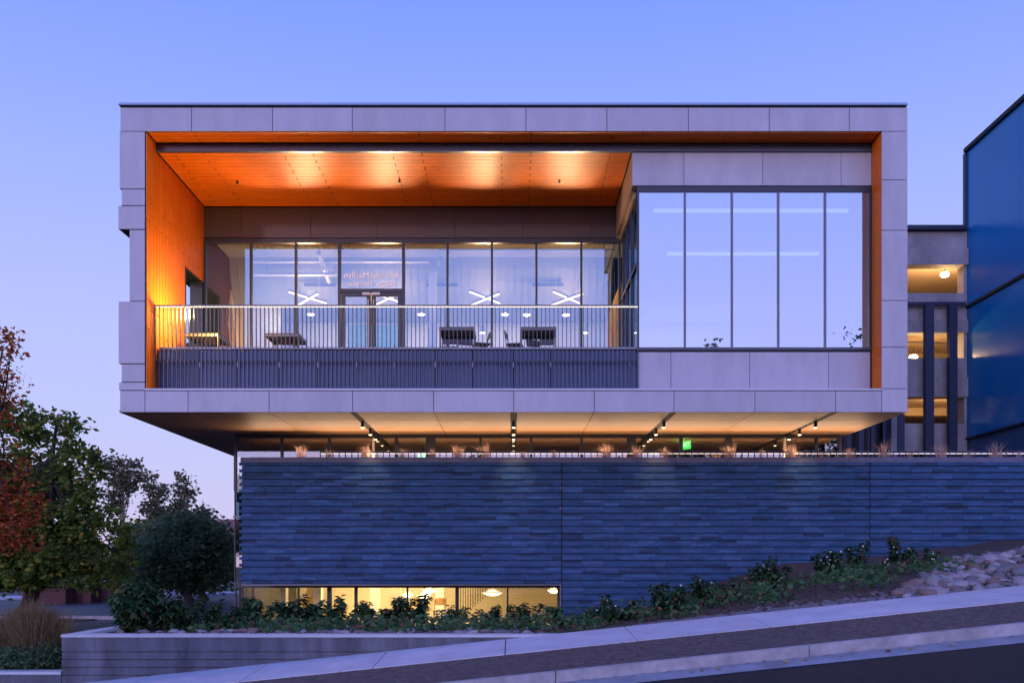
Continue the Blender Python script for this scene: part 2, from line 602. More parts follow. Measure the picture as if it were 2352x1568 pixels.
def kerbline(name, a, c, w, h, m):
    b = MB()
    n = 14
    av, cv = Vector(a), Vector(c)
    dirv = (cv - av).normalized()
    nrm = Vector((-dirv.y, dirv.x))
    ring = []
    for i in range(n + 1):
        p = av.lerp(cv, i / n) + nrm * (1.2 * math.sin(math.pi * i / n))
        q = p + nrm * w
        ring.append((p, q))
    for (p, q), (p2, q2) in zip(ring, ring[1:]):
        z = lambda v: zleft(v.x, v.y)
        b.hexa([(p.x, p.y, z(p) - .1), (p2.x, p2.y, z(p2) - .1), (q2.x, q2.y, z(q2) - .1), (q.x, q.y, z(q) - .1),
                (p.x, p.y, z(p) + h), (p2.x, p2.y, z(p2) + h), (q2.x, q2.y, z(q2) + h), (q.x, q.y, z(q) + h)])
    return struct(name, b, m)
kerbline('island_kerb', (-27, 30.5), (-13.5, 33.5), 0.35, 0.14, M_kerb)
kerbline('far_pavement', (-30, 50), (-15, 58), 3.0, 0.14, M_walk)
kerbline('uphill_pavement', (-26, 62), (-10, 72), 2.0, 0.5, M_walk)
b = MB()
for i in range(12):
    w0, w1 = 2 * math.pi * i / 12, 2 * math.pi * (i + 1) / 12
    c = (-22.5, 33.0)
    b.face([(c[0], c[1], zleft(*c) + .16)] + [(c[0] + 7.5 * math.cos(w), c[1] + 3.6 * math.sin(w), zleft(c[0], c[1]) + .08) for w in (w0, w1)])
struct('tree_island', b, M_soil)
b = MB().face([(-22, 60, zleft(-22, 60) + .12), (-13, 61.5, zleft(-13, 61.5) + .12), (-13, 66, zleft(-13, 66) + .3), (-22, 66, zleft(-22, 66) + .3)])
struct('lawn', b, mat('lawn_green', (0.05, 0.12, 0.03), 0.9, var=0.3, scale=8, tex='Position'))

# ------------------------------------------------------------------ planter wall of board-formed concrete
pw = thing('planter_wall', 'grey board-formed concrete planter wall stepping into the sloping sidewalk', 'wall', (-3.5, 16.15, EYE - 2.4))
top = EYE - 1.25
zz = top - 0.05
hh = [0.26, 0.135, 0.135, 0.14, 0.16, 0.3, 0.5]
part('wall_top', MB().box(-7.89, 0.83, 15.985, 16.3, top - 0.05, top).box(-7.89, -7.58, 16.302, 19.6, top - 0.05, top - 0.002), M_concap, pw)
for i, h_ in enumerate(hh):
    off = (0.0, 0.006, -0.003, 0.008, 0.0, 0.005, 0.0)[i]
    part('concrete_course', MB().box(-7.88 + off * .5, 0.82, 16.0 + off, 16.28, zz - h_ + 0.014, zz).box(-7.88 + off * .5, -7.6, 16.282, 19.6, zz - h_ + 0.014, zz - 0.001), M_concrete, pw)
    zz -= h_
part('wall_core', MB().box(-7.85, 0.8, 16.035, 16.26, zz, top - 0.06), M_concrete, pw)
lw = thing('low_wall', 'low concrete edging wall in front of the dark shrubs', 'wall', (-10, 16.2, EYE - 2.3))
part('wall_body', MB().box(-14, -7.9, 16.02, 16.3, EYE - 2.9, EYE - 1.955), M_concrete, lw)
part('wall_top', MB().box(-14.0, -7.9, 16.0, 16.32, EYE - 1.953, EYE - 1.90), M_concap, lw)

# ------------------------------------------------------------------ the building
B = thing('gallery_building', 'modern building with pale cantilevered frame, orange terrace and big windows', 'building', (0, 30, EYE - 2.3))

# frame core behind the panels
c = MB()
c.box(xu(-898), xu(905), D0 + .05, 44, zu(994), zu(1043))                                 # roof
c.box(xu(-896), xu(905), D0 + .05, dr(1.42), zu(350), zu(397))                            # bottom slab
c.box(xu(-896), xu(905), dr(1.045), 44, zu(397.2), zu(494))                               # terrace slab
c.box(xu(853), xu(905), D0 + .05, 44, zu(494.2), zu(993.8))                               # right side wall
c.box(xu(853), xu(905), D0 + .05, dr(1.045), zu(397.2), zu(494))
for (za, zb, xo) in ((765, 993.8, -897), (601, 765, -875), (494.2, 601, -897)):           # left side wall with its opening
    c.box(xu(xo), xu(-844), D0 + .05, dr(1.126), zu(za + .2), zu(zb - .2))
    c.box(xu(xo), xu(-844), dr(1.19), 44, zu(za + .2), zu(zb - .2))
c.box(xu(-897), xu(-844), dr(1.1262), dr(1.1898), zu(765.2), zu(993.6))
c.box(xu(-897), xu(-844), D0 + .05, dr(1.045), zu(397.4), zu(494))
part('frame_core', c, M_dark, B)

g = 0.008
def fpanel(x0, x1, y0, y1, d=D0, t=0.03, m=M_panel, name='facade_panel', gx0=g, gx1=g):
    return part(name, MB().box(X(x0, d) + gx0, X(x1, d) - gx1, d, d + t, Z(y1, d) + g, Z(y0, d) - g), m, B)

tops = [276, 440, 626, 809, 1022, 1208, 1394, 1581, 1767, 1951, 2085]
for a, b_ in zip(tops, tops[1:]):
    fpanel(a, b_, 247, 302)
bots = [333, 432, 618, 810, 996, 1180, 1365, 1548, 1734, 1919, 2025]
for a, b_ in zip(bots, bots[1:]):
    fpanel(a, b_, 897, 946.5)
fpanel(2025, 2085, 892, 946.5)
rc = [302, 413, 529, 690, 797, 892]
for a, b_ in zip(rc, rc[1:]):
    fpanel(2025, 2085, a, b_)
# stacked blocks of the left edge, of different reach and depth
for x0, y0, y1, dep in ((275, 302, 434, 9.0), (280, 434.5, 472, 9.0), (272.5, 473, 527, 0.62), (273, 692, 835, 5.0), (279.5, 835.5, 877, 9.0), (273.5, 877.5, 896, 9.0), (276, 896.5, 946.5, 9.3)):
    part('facade_panel', MB().box(X(x0, D0), X(333, D0) - g, D0 + (0.0 if x0 > 273 else -0.012), D0 + .03, Z(y1, D0) + g, Z(y0, D0) - g)
         .box(X(x0, D0), X(x0, D0) + .02, D0 + .031, D0 + dep, Z(y1, D0) + g, Z(y0, D0) - g)
         .box(X(x0, D0) + .021, xu(-899), D0 + .031, D0 + dep, Z(y1, D0) + g, Z(y1, D0) + g + .02), M_panel, B)
fpanel(297, 333, 527.5, 691.5)
part('facade_panel', MB().box(X(297, D0), X(297, D0) + .02, D0 + .031, dr(1.126), Z(691, D0), Z(527, D0)), M_panel, B)
part('block_soffit', MB().box(X(273, D0) + .03, X(297, D0) - .005, D0 + .04, D0 + .6, Z(527, D0) - .012, Z(527, D0) + .004), M_dark, B)
part('front_ledge', MB().box(X(333, D0), X(2025, D0) - .01, D0 - .012, dr(1.027), Z(896, D0), Z(892, D0)), M_ledge, B)
part('roof_coping', MB().box(X(273.5, D0), X(2083.5, D0), D0 - .05, D0 + 1.2, Z(243, D0), Z(240, D0)).box(X(275, D0), X(2083, D0), D0 - .02, D0 + 1.0, Z(240, D0) + .001, Z(236.5, D0)), M_roofmetal, B)
part('coping_shadow_gap', MB().box(X(277, D0), X(2083, D0), D0 + .03, D0 + .2, Z(247, D0), Z(243, D0) - .001), M_dark, B)
part('roof_side_edge', MB().box(xu(-900), xu(-880), D0 + 1.21, 44, zu(1043.5), zu(1049)).box(xu(885), xu(906), D0 + 1.21, 44, zu(1043.5), zu(1049)), M_roofmetal, B)

# planks ------------------------------------------------------------
def plank_rows(parent, z, da, db, n, xa, xb, length, shift, m):
    w = (db - da) / n
    for i in range(n):
        y0, y1 = da + i * w + .0075, da + (i + 1) * w - .0075
        x = xa - length + (shift if i % 2 else shift + length * 0.27)
        while x < xb:
            a, e = max(x, xa), min(x + length, xb)
            if e - a > 0.03:
                part('plank', MB().box(a + .011, e - .011, y0, y1, z, z + .02), m, parent)
            x += length

ceil1 = part('terrace_ceiling', MB().box(xu(-842), xu(852), D0 + .04, dr(1.027), zu(992), zu(993.5)).box(xu(-842), xu(284), dr(1.031), dr(1.186), zu(973), zu(993)), M_dark, B)
plank_rows(ceil1, zu(989), D0 + .035, dr(1.0275), 3, xu(-838), xu(847), 2.815, 0.38, M_orange)
plank_rows(ceil1, zu(970), dr(1.0315), dr(1.1855), 17, xu(-838), xu(282), 2.815, 0.38, M_orange)
sw = part('terrace_side_wall', MB().box(xu(-844), xu(-842), D0 + .04, dr(1.1255), zu(397.5), zu(993)), M_dark, B)
w = 0.205
n = int((dr(1.185) - D0 - 0.03) / w)
for i in range(n + 1):
    y0 = D0 + .03 + i * w
    y1 = min(y0 + w, dr(1.1865))
    if y1 - y0 < 0.03: continue
    zb = 397.5 if y0 < dr(1.03) else 496
    if y1 > dr(1.127): zb = 762
    zt = 989 if y0 < dr(1.0275) else 969
    cuts = [zb] + [c_ for c_ in ((835, 585) if i % 2 else (790, 540))][::-1] + [zt]
    cuts = [c_ for c_ in cuts if zb <= c_ <= zt]
    for a, e in zip(cuts, cuts[1:]):
        if e - a > 2:
            part('plank', MB().box(xu(-842) + .001, xu(-839.5), y0 + .0075, y1 - .0075, zu(a) + .011, zu(e) - .011), M_orange, sw)
fin = part('right_fin_wall', MB().box(xu(851.5), xu(852.8), D0 + .04, dr(1.0279), zu(397.5), zu(993)), M_dark, B)
for i in range(3):
    y0 = D0 + .03 + i * 0.2
    for a, e in zip((398, 560, 810) if i % 2 else (398, 480, 730), (560, 810, 989) if i % 2 else (480, 730, 989)):
        part('plank', MB().box(xu(849), xu(851.4), y0 + .003, y0 + .197, zu(a) + .005, zu(e) - .005), M_orange, fin)
part('opening_lining', MB().box(xu(-896), xu(-843), dr(1.1262) + .005, dr(1.1895), zu(760), zu(764.8)).box(xu(-870), xu(-838), dr(1.176), dr(1.19), zu(497), zu(759.5)), M_frame, B)
part('ceiling_beam', MB().box(xu(-838.5), xu(848), dr(1.028), dr(1.0312), zu(969.5), zu(988.5)), M_beam, B)
part('beam_flange', MB().box(xu(-838.4), xu(847.8), dr(1.028) - .06, dr(1.0285) - .004, zu(968), zu(974)), M_beam, B)
for px in (545, 917, 1285):
    d = dr(1.107)
    part('sprinkler_head', MB().tube([(X(px, d), d, zu(970)), (X(px, d), d, zu(970) - .05)], .025, 8).tube([(X(px, d), d, zu(970) - .05), (X(px, d), d, zu(970) - .065)], .045, 8), M_frame, B)

# terrace back: spandrel and window wall
dB = dr(1.185)
for a, b_ in zip([468, 556, 713, 866, 1045, 1200, 1357], [556, 713, 866, 1045, 1200, 1357, 1416]):
    part('spandrel_panel', MB().box(X(a, dB) + .006, X(b_, dB) - .006, dB, dB + .03, Z(546, dB), Z(477, dB)), M_spandrel, B)
part('spandrel_backing', MB().box(xu(-843), xu(284), dB + .035, dB + .25, Z(547, dB), zu(972)), M_dark, B)
tw = part('terrace_window', MB().box(X(470, dB), X(1424, dB), dB - .05, dB + .10, Z(558.5, dB), Z(549, dB)).box(X(470, dB), X(1424, dB), dB - .03, dB + .08, zu(496), zu(503)), M_frame, B)
mull = [472, 577, 680, 780, 927, 1028, 1130, 1232, 1335, 1423]
for i, x in enumerate(mull):
    wd = 3.2 if x in (780, 927) else 2.4
    part('mullion', MB().box(X(x - wd, dB), X(x + wd, dB), dB - .06, dB + .07, zu(503.2), Z(558.8, dB)), M_frame, tw)
for a, b_ in zip(mull, mull[1:]):
    if a == 780: continue
    part('pane', MB().box(X(a + 2.5, dB), X(b_ - 2.5, dB), dB, dB + .012, zu(503.3), Z(559, dB)), M_glass, tw)
part('pane', MB().box(X(783.5, dB), X(923.5, dB), dB, dB + .012, Z(664, dB), Z(559, dB)), M_glass, tw)
part('transom', MB().box(X(783.3, dB), X(923.7, dB), dB - .06, dB + .07, Z(672, dB), Z(664.2, dB)), M_frame, tw)
for (xa, xb, hx) in ((784.5, 852, 847), (854.5, 923, 859.5)):
    f = MB()
    f.box(X(xa, dB), X(xa + 9, dB), dB - .03, dB + .03, zu(504), Z(672.5, dB))
    f.box(X(xb - 9, dB), X(xb, dB), dB - .03, dB + .03, zu(504), Z(672.5, dB))
    f.box(X(xa + 9.1, dB), X(xb - 9.1, dB), dB - .03, dB + .03, Z(681, dB), Z(672.5, dB))
    f.box(X(xa + 9.1, dB), X(xb - 9.1, dB), dB - .03, dB + .03, zu(504), zu(524))
    dd = part('door', f, M_frame, B)
    part('pane', MB().box(X(xa + 9.2, dB), X(xb - 9.2, dB), dB, dB + .012, zu(524.2), Z(681.2, dB)), M_glass, dd)
    part('handle', MB().tube([(X(hx, dB), dB - .1, zu(545)), (X(hx, dB), dB - .1, Z(690, dB))], .016, 8), M_ledge, dd)
    part('door_closer', MB().box(X(hx - 14 if hx < 853 else hx - 4, dB), X(hx + 4 if hx < 853 else hx + 14, dB), dB - .07, dB - .031, Z(678.5, dB), Z(672.8, dB)), M_ledge, dd)

def text_mesh(s, size, name='lettering', mirror=False, m=M_letter, align='CENTER', depth=0.004):
    cu = bpy.data.curves.new(name, 'FONT')
    cu.body = s
    cu.size = size
    cu.align_x = align
    cu.align_y = 'CENTER'
    cu.extrude = depth
    o = bpy.data.objects.new(name, cu)
    COL.objects.link(o)
    dg = bpy.context.evaluated_depsgraph_get()
    me = bpy.data.meshes.new_from_object(o.evaluated_get(dg))
    bpy.data.objects.remove(o)
    me.name = name
    me.transform(Matrix.Rotation(math.pi / 2, 4, 'X'))
    if mirror:
        me.transform(Matrix.Scale(-1, 4, (1, 0, 0)))
        me.flip_normals()
    me.materials.clear()
    me.materials.append(m)
    return me

for line, size, px, py in (('Bob and Marilyn', .255, 853, 632), ('Pozzo Terrace', .235, 854, 651)):
    ms = [text_mesh(w_, size, mirror=True) for w_ in line.split()]   # read from inside, so mirrored from the street
    ws = [(min(v.co.x for v in m_.vertices), max(v.co.x for v in m_.vertices)) for m_ in ms]
    tot = sum(b_ - a_ for a_, b_ in ws) + .3 * size * (len(ms) - 1)
    x = X(px, dB) + tot / 2
    for m_, (a_, b_) in zip(ms, ws):
        link('lettering', m_, tw, (x - b_, dB - .006, Z(py, dB)))
        x -= (b_ - a_) + .3 * size

# terrace floor, parapet and railing
part('terrace_floor', MB().box(xu(-840), xu(284), dr(1.0455), dB - .05, zu(494.5), zu(499)), M_floor, B)
dP = dr(1.032)
par = part('terrace_parapet', MB().box(xu(-836), xu(299), dP + .09, dr(1.045), zu(397.3), zu(503)), M_dark, B)
pj = [356, 376, 457.5, 544.6, 641, 729, 818, 905, 999, 1085, 1179, 1265, 1359, 1447, 1466]
for a, b_ in zip(pj, pj[1:]):
    b = MB()
    xa, xb = X(a, dP) + .012, X(b_, dP) - .012
    nr = max(1, round((xb - xa) / 0.105))
    for k in range(nr):                            # folded ribs
        p0, p1 = lerp(xa, xb, k / nr), lerp(xa, xb, (k + 1) / nr)
        pm, pn = lerp(p0, p1, .45), lerp(p0, p1, .55)
        ys_ = (dP, dP, dP + .03, dP + .03)
        px_ = (p0, pm, pn, p1)
        for q in range(3):
            b.hexa([(px_[q], ys_[q], zu(399.5)), (px_[q + 1], ys_[q + 1], zu(399.5)), (px_[q + 1], dP + .06, zu(399.5)), (px_[q], dP + .06, zu(399.5)),
                    (px_[q], ys_[q], Z(804.5, dP)), (px_[q + 1], ys_[q + 1], Z(804.5, dP)), (px_[q + 1], dP + .06, Z(804.5, dP)), (px_[q], dP + .06, Z(804.5, dP))])
    part('ribbed_panel', b, M_parapet, par)
part('parapet_coping', MB().box(xu(-836), xu(299), dP - .03, dr(1.046), Z(802, dP), Z(797.5, dP)), M_ledge, par)

rl = part('terrace_railing', MB().box(X(356, dr(1.0245)), X(1467, dr(1.0245)), dr(1.0235), dr(1.0255), Z(704, dr(1.0245)), Z(700.5, dr(1.0245))), M_picket, B)
dR = dr(1.0245)
part('mid_rail', MB().box(X(356, dR), X(1466, dR), dR + .035, dR + .06, Z(831, dR), Z(827, dR)), M_frame, rl)
part('light_strip', MB().box(X(357, dR), X(1466, dR), dR - .012, dR + .012, Z(704.1, dR) - .012, Z(704.1, dR)), M_led, rl)
pk = MB().box(-.009, .009, -.025, .025, Z(893, dR), Z(704.2, dR) - .003).mesh('picket', M_picket)
npk = 116
for i in range(npk):
    x = lerp(X(357.5, dR), X(1465, dR), i / (npk - 1))
    link('picket', pk, rl, (x, dR, 0))
for x in pj[1:-1]:
    part('bracket', MB().box(X(x - .8, dR), X(x + .8, dR), dR + .028, dR + .05, Z(842, dR), Z(832, dR)), M_ledge, rl)

# glazed bay --------------------------------------------------------
dF = dr(1.028)
xL = xu(284)
for a, b_ in zip([1452, 1571, 1752, 1932], [1571, 1752, 1932, 2002]):
    part('facade_panel', MB().box(X(a, dF) + g * .8, X(b_, dF) - g * .8, dF, dF + .03, Z(426, dF), Z(350.5, dF)), M_panel, B)
for a, b_ in zip([1466, 1541, 1722, 1903], [1541, 1722, 1903, 1999]):
    part('facade_panel', MB().box(X(a, dF) + g * .8, X(b_, dF) - g * .8, dF, dF + .03, Z(892, dF), Z(808.5, dF)), M_panel, B)
part('bay_core', MB().box(xL + .03, xu(852), dF + .035, dF + .35, zu(889), zu(969)).box(xu(299) + .02, xu(852), dF + .035, dF + .35, zu(398), zu(500)), M_dark, B)
part('side_panel', MB().box(xL, xL + .02, dF + .032, dB - .01, zu(889), zu(968.5)).box(xL + .02, xL + .3, dF + .36, dB - .01, zu(889), zu(891)), M_tanpanel, B)
part('side_header', MB().box(xu(292), xu(304), dF + .36, dB - .06, zu(872), zu(888.5)), M_tanpanel, B)
bw = part('bay_window', MB().box(X(1463, dF), X(2000, dF), dF - .015, dF + .12, Z(442, dF), Z(429, dF)), M_frame, B)
part('window_sill', MB().box(X(1466, dF), X(2000, dF), dF - .02, dF + .12, Z(806, dF), Z(798, dF)), M_frame, bw)
bm_ = [1465.5, 1573, 1681, 1787.5, 1895, 1998]
for x in bm_:
    part('mullion', MB().box(X(x - 2.3, dF), X(x + 2.3, dF), dF - .03, dF + .09, Z(797.8, dF), Z(442.2, dF)), M_framegrey if x not in (1465.5, 1998) else M_frame, bw)
for a, b_ in zip(bm_, bm_[1:]):
    part('pane', MB().box(X(a + 2.4, dF), X(b_ - 2.4, dF), dF + .005, dF + .017, Z(797.7, dF), Z(442.3, dF)), M_glassbay, bw)
part('sill_cap', MB().box(X(1466, dF), X(2000, dF), dF - .04, dF - .021, Z(803, dF), Z(798, dF)), M_beam, bw)
# its side window along the terrace
xS = xu(298)
sd = [dF + .12, dF + 1.15, dF + 2.2, dF + 2.95, dB - .07]
swin = part('side_window', MB().box(xS - .03, xS + .06, dF + .12, dB - .07, zu(866), zu(872)).box(xS - .03, xS + .06, dF + .12, dB - .07, zu(499.5), zu(507)), M_frame, B)
for y in sd[1:-1]:
    part('mullion', MB().box(xS - .05, xS + .06, y - .03, y + .03, zu(507.2), zu(865.8)), M_frame, swin)
for a, b_ in zip(sd, sd[1:]):
    part('pane', MB().box(xS, xS + .012, a + .032, b_ - .032, zu(507.3), zu(865.7)), M_glass, swin)
part('window_transom', MB().box(xS - .045, xS + .05, dF + .13, dB - .08, zu(705), zu(711)), M_frame, swin)

# rooms behind the glass
dW = 32.3
part('room_floor', MB().box(xu(-840), xu(850), dB + .12, dW, zu(494.5), zu(499)).box(xu(304), xu(850), dF + .36, dB + .119, zu(494.5), zu(499)), M_intfloor, B)
part('room_back_wall', MB().box(xu(-840), xu(850), dW, dW + .1, zu(494), zu(990)), M_white, B)
part('teal_wall', MB().box(X(800, 32), X(922, 32), 32, 32.15, zu(499.2), zu(499) + 2.9), M_teal, B)
part('room_ceiling', MB().box(xu(-840), xu(850), dB + .26, dr(1.292), zu(905), zu(912)).box(xu(304), xu(850), dF + .36, dB + .255, zu(905), zu(912)), M_ceil, B)
bk = MB()
for i in range(4):                                 # ribbed curved acoustic bulkhead
    t0, t1 = i / 4, (i + 1) / 4
    f = lambda t: (dr(1.292) + .55 * t * t, zu(lerp(904.8, 778, t)))
    (ya, za), (yb, zb_) = f(t0), f(t1)
    bk.hexa([(xu(-840), yb, zb_), (xu(300), yb, zb_), (xu(300), yb + .05, zb_), (xu(-840), yb + .05, zb_), (xu(-840), ya, za), (xu(300), ya, za), (xu(300), ya + .05, za), (xu(-840), ya + .05, za)])
part('ceiling_bulkhead', bk, M_bulk, B)
part('low_ceiling', MB().box(xu(-840), xu(850), dr(1.292) + .56, dW - .01, zu(780), zu(786)), M_ceil, B)
b = MB()
for i in range(86):
    x = lerp(xu(-835), xu(285), i / 85)
    b.box(x - .03, x + .03, dB + .3, dr(1.26), zu(902), zu(904.9))
part('deck_ribs', b, M_ceil, B, kind='stuff')
b = MB()
for i in range(52):
    x = lerp(xu(-835), xu(295), i / 51)
    for j in range(4):
        (ya, za), (yb, zb_) = f(j / 4), f((j + 1) / 4)
        b.hexa([(x - .01, yb - .03, zb_), (x + .01, yb - .03, zb_), (x + .01, yb, zb_), (x - .01, yb, zb_), (x - .01, ya - .03, za), (x + .01, ya - .03, za), (x + .01, ya, za), (x - .01, ya, za)])
part('bulkhead_ribs', b, M_bulk, B, kind='stuff')
part('room_column', MB().box(X(986, 29.2), X(1002, 29.2), 29.0, 29.3, zu(499.2), zu(849.8)), M_white, B)
part('sprinkler_pipe', MB().tube([(X(1008, 28.1), 28.1, zu(840)), (X(1010, 28.1), 28.1, zu(884)), (X(1410, 28.1), 28.1, zu(884)), (X(1412, 28.1), 28.1, zu(872))], .035, 8), M_white, B)
for y0, y1, xa, xb in ((596, 602, 582, 985), (627, 632, 582, 772)):
    part('ceiling_beam', MB().box(X(xa, 28.4), X(xb, 28.4), 28.35, 28.5, Z(y1, 28.4), Z(y0, 28.4)), M_white, B)
part('round_duct', MB().tube([(X(735, 27.9), 27.7, zu(865)), (X(757, 29.2), 29.2, zu(825))], .07, 10), M_white, B)
for px in (735, 1015, 1258):
    d = 29.3
    part('air_grille', MB().box(X(px - 36, d), X(px + 36, d), d, d + .04, Z(657, d), Z(650, d)), M_beam, B)
part('graphic_wall', MB().box(X(1404, 30), X(1412, 30), 27.6, 31.5, zu(499.2), zu(499.2) + 3.0), mat('orange_graphic', (0.75, 0.3, 0.05), 0.6, col2=(0.8, 0.62, 0.12), scale=.8), B)
part('slanted_wall', MB().hexa([(X(560, 30), 29.0, zu(499.3)), (X(575, 30), 29.0, zu(499.3)), (X(575, 30), 31, zu(499.3)), (X(560, 30), 31, zu(499.3)),
                                (X(472, 28), 29.8, zu(840)), (X(486, 28), 29.8, zu(840)), (X(486, 28), 31, zu(840)), (X(472, 28), 31, zu(840))]), M_warm, B)
part('room_partition', MB().box(xu(-838), xu(-700), 30.2, 30.3, zu(499.3), zu(779)), M_warm, B)

WARM = (1.0, 0.72, 0.42)
NEUT = (1.0, 0.86, 0.68)
lamp('room_light', 'AREA', (-3, 30.8, zu(774)), 46, WARM, B, (-3, 30.8, 0), 8, sy=2.2)
lamp('room_light', 'AREA', (6, 30.8, zu(774)), 22, NEUT, B, (6, 30.8, 0), 3, sy=2)
lamp('room_light', 'POINT', (-7.6, 28.9, zu(700)), 60, WARM, B, size=.3)
lamp('corner_light', 'POINT', (-8.15, dr(1.045), zu(596)), 330, (1.0, 0.62, 0.12), B, size=.12)

# X-shaped pendants
def pendant(px, i, lab):
    d = 28.3
    x, z = X(px, d), zu(757)
    t = thing('pendant_light', lab, 'pendant light', (x, d, z), 'crossed tube pendant lights in the terrace room')
    for k, (dx, dy, dz) in enumerate(((.44, -.6, .03), (.44, .6, -.03))):
        a, e = Vector((-dx, dy, dz)), Vector((dx, -dy, dz))
        part('light_bar', MB().tube([a, e], .035, 8), M_beam, t, world=False)
        part('glowing_tube', MB().tube([a + Vector((0, 0, -.05)), e + Vector((0, 0, -.05))], .036, 8), M_tube, t, world=False)
    part('wire', MB().tube([(-.35, 0, .05), (-.33, 0, .9)], .006, 5).tube([(.3, .2, .05), (.31, .2, .9)], .006, 5), M_white, t, world=False)
    lamp('pendant_glow', 'POINT', (x, d + .45, z + .22), 68, (1.0, .58, .24), t, size=.15)
    lamp('pendant_uplight', 'SPOT', (x, d - .1, z + .16), 1500, (1.0, 0.60, 0.28), t, (x, dr(1.05), zu(970)), size=.2, angle=62, blend=1.0)
    return t
for i, (px, lab) in enumerate(((707, 'crossed glowing tube pendant behind the windows beside the terrace doors'),
                               (888, 'crossed glowing tube pendant seen through the glazed terrace door'),
                               (1114, 'crossed glowing tube pendant between the doors and the last pendant'),
                               (1302, 'crossed glowing tube pendant nearest the glazed bay'))):
    pendant(px, i, lab)
for i, (px, py, lab) in enumerate(((714, 722, 'beside the doors'), (968, 722, 'next to the white column'), (1160, 722, 'left of the middle window'), (1210, 723, 'behind the middle window'), (1300, 723, 'nearest the glazed bay'))):
    d = (HY - py)
    rr = 780 / (HY - py)
    dd = dr(rr)
    o = part('downlight', MB().lathe([(0.001, zu(779.5) - .02), (.10, zu(779.5) - .02), (.12, zu(779.9))], X(px, dd), dd, 14), M_lamp, None)
    tag(o, 'small round ceiling downlight in the terrace room ' + lab, 'downlight', 'round downlights in the terrace room')
# strip lights in the bay room
for i, (xa, xb, py, d, lab) in enumerate(((1502, 1990, 484, 25.2, 'long upper white strip light reflected behind the bay glass'), (1533, 1880, 583, 27.6, 'shorter lower white strip light behind the bay glass'))):
    t = thing('strip_light', lab, 'strip light', (X((xa + xb) / 2, d), d, Z(py, d)))
    L_ = (X(xb, d) - X(xa, d)) / 2
    part('light_tube', MB().box(-L_, L_, -.05, .05, -.035, .035), M_cool, t, world=False)
    part('housing', MB().box(-L_, L_, -.06, .06, .036, .1), M_white, t, world=False)
    part('wire', MB().tube([(-L_ * .8, 0, .1), (-L_ * .8, 0, zu(905) - Z(py, d))], .008, 5).tube([(L_ * .8, 0, .1), (L_ * .8, 0, zu(905) - Z(py, d))], .008, 5), M_white, t, world=False)

for px, lab in ((1108, 'small hanging cylinder lamp above the middle terrace table'), (1345, 'small hanging cylinder lamp near the orange wall inside')):
    t = thing('cylinder_lamp', lab, 'pendant lamp', (X(px, 29.9), 29.9, Z(757, 29.9)), 'cylinder lamps in the terrace room')
    part('shade', MB().tube([(0, 0, -.1), (0, 0, .14)], .085, 14), M_parapet, t, world=False)
    part('diffuser', MB().lathe([(.001, -.105), (.08, -.104), (.083, -.101)], 0, 0, 14), M_lamp, t, world=False)
    part('cord', MB().tube([(0, 0, .14), (0, 0, zu(780) - Z(757, 29.9))], .006, 5), M_frame, t, world=False)
# terrace furniture
def make_table(label, loc, rz=0):
    t = thing('terrace_table', label, 'table', loc, 'square metal tables on the terrace', rz)
    part('table_top', MB().box(-.46, .46, -.5, .5, .715, .745), M_tabletop, t, world=False)
    part('apron', MB().box(-.455, .455, -.505, -.475, .66, .713).box(-.455, .455, .475, .505, .66, .713).box(-.465, -.44, -.47, .47, .66, .713).box(.44, .465, -.47, .47, .66, .713), M_tableedge, t, world=False)
    for sx in (-1, 1):
        for sy in (-1, 1):
            part('leg', MB().box(sx * .46 - .03 * (sx > 0), sx * .46 + .03 * (sx < 0) + .0, sy * .5 - .06 * (sy > 0), sy * .5 + .06 * (sy < 0), 0, .659), M_tableedge, t, world=False)
    part('stretcher', MB().box(-.43, .43, .42, .45, .3, .34), M_tableedge, t, world=False)
    return t

def make_chair(label, loc, rz):
    t = thing('terrace_chair', label, 'chair', loc, 'metal chairs at the terrace tables', rz)
    part('seat', MB().box(-.21, .21, -.21, .21, .43, .455), M_tabletop, t, world=False)
    part('backrest', MB().hexa([(-.21, .2, .6), (.21, .2, .6), (.21, .22, .6), (-.21, .22, .6), (-.21, .25, .82), (.21, .25, .82), (.21, .27, .82), (-.21, .27, .82)]), M_tabletop, t, world=False)
    for sx in (-1, 1):
        part('leg', MB().tube([(sx * .2, -.2, 0), (sx * .19, -.19, .43)], .013, 6), M_tableedge, t, world=False)
        part('leg', MB().tube([(sx * .2, .21, 0), (sx * .2, .2, .44), (sx * .2, .25, .8)], .013, 6), M_tableedge, t, world=False)
    part('crossbar', MB().tube([(-.2, -.2, .2), (.2, -.2, .2)], .01, 5), M_tableedge, t, world=False)
    return t
zf = zu(499)
tabs = []
for px, k, lab in ((477, 1.099, 'square dark metal table beside the orange wall and its opening'), (658, 1.099, 'square dark metal table in front of the windows beside the doors'),
                   (1052, 1.07, 'square dark metal table with chairs in the middle of the terrace'), (1236, 1.07, 'square dark metal table with chairs nearest the glazed bay')):
    d = dr(k)
    make_table(lab, (X(px, d), d, zf))
    tabs.append((X(px, d), d))
make_chair('dark metal chair tucked under the table by the orange wall', (tabs[0][0] + .1, tabs[0][1] + .3, zf), math.pi)
make_chair('dark metal chair tucked under the table before the doors', (tabs[1][0] - .05, tabs[1][1] + .3, zf), math.pi)
for j, (dx, dy, rz, w_) in enumerate(((-.28, .62, 0, 'back'), (.22, .75, .3, 'far'), (.62, .2, -1.3, 'side'))):
    make_chair('dark metal chair at the %s of the middle terrace table' % w_, (tabs[2][0] + dx, tabs[2][1] + dy, zf), rz)
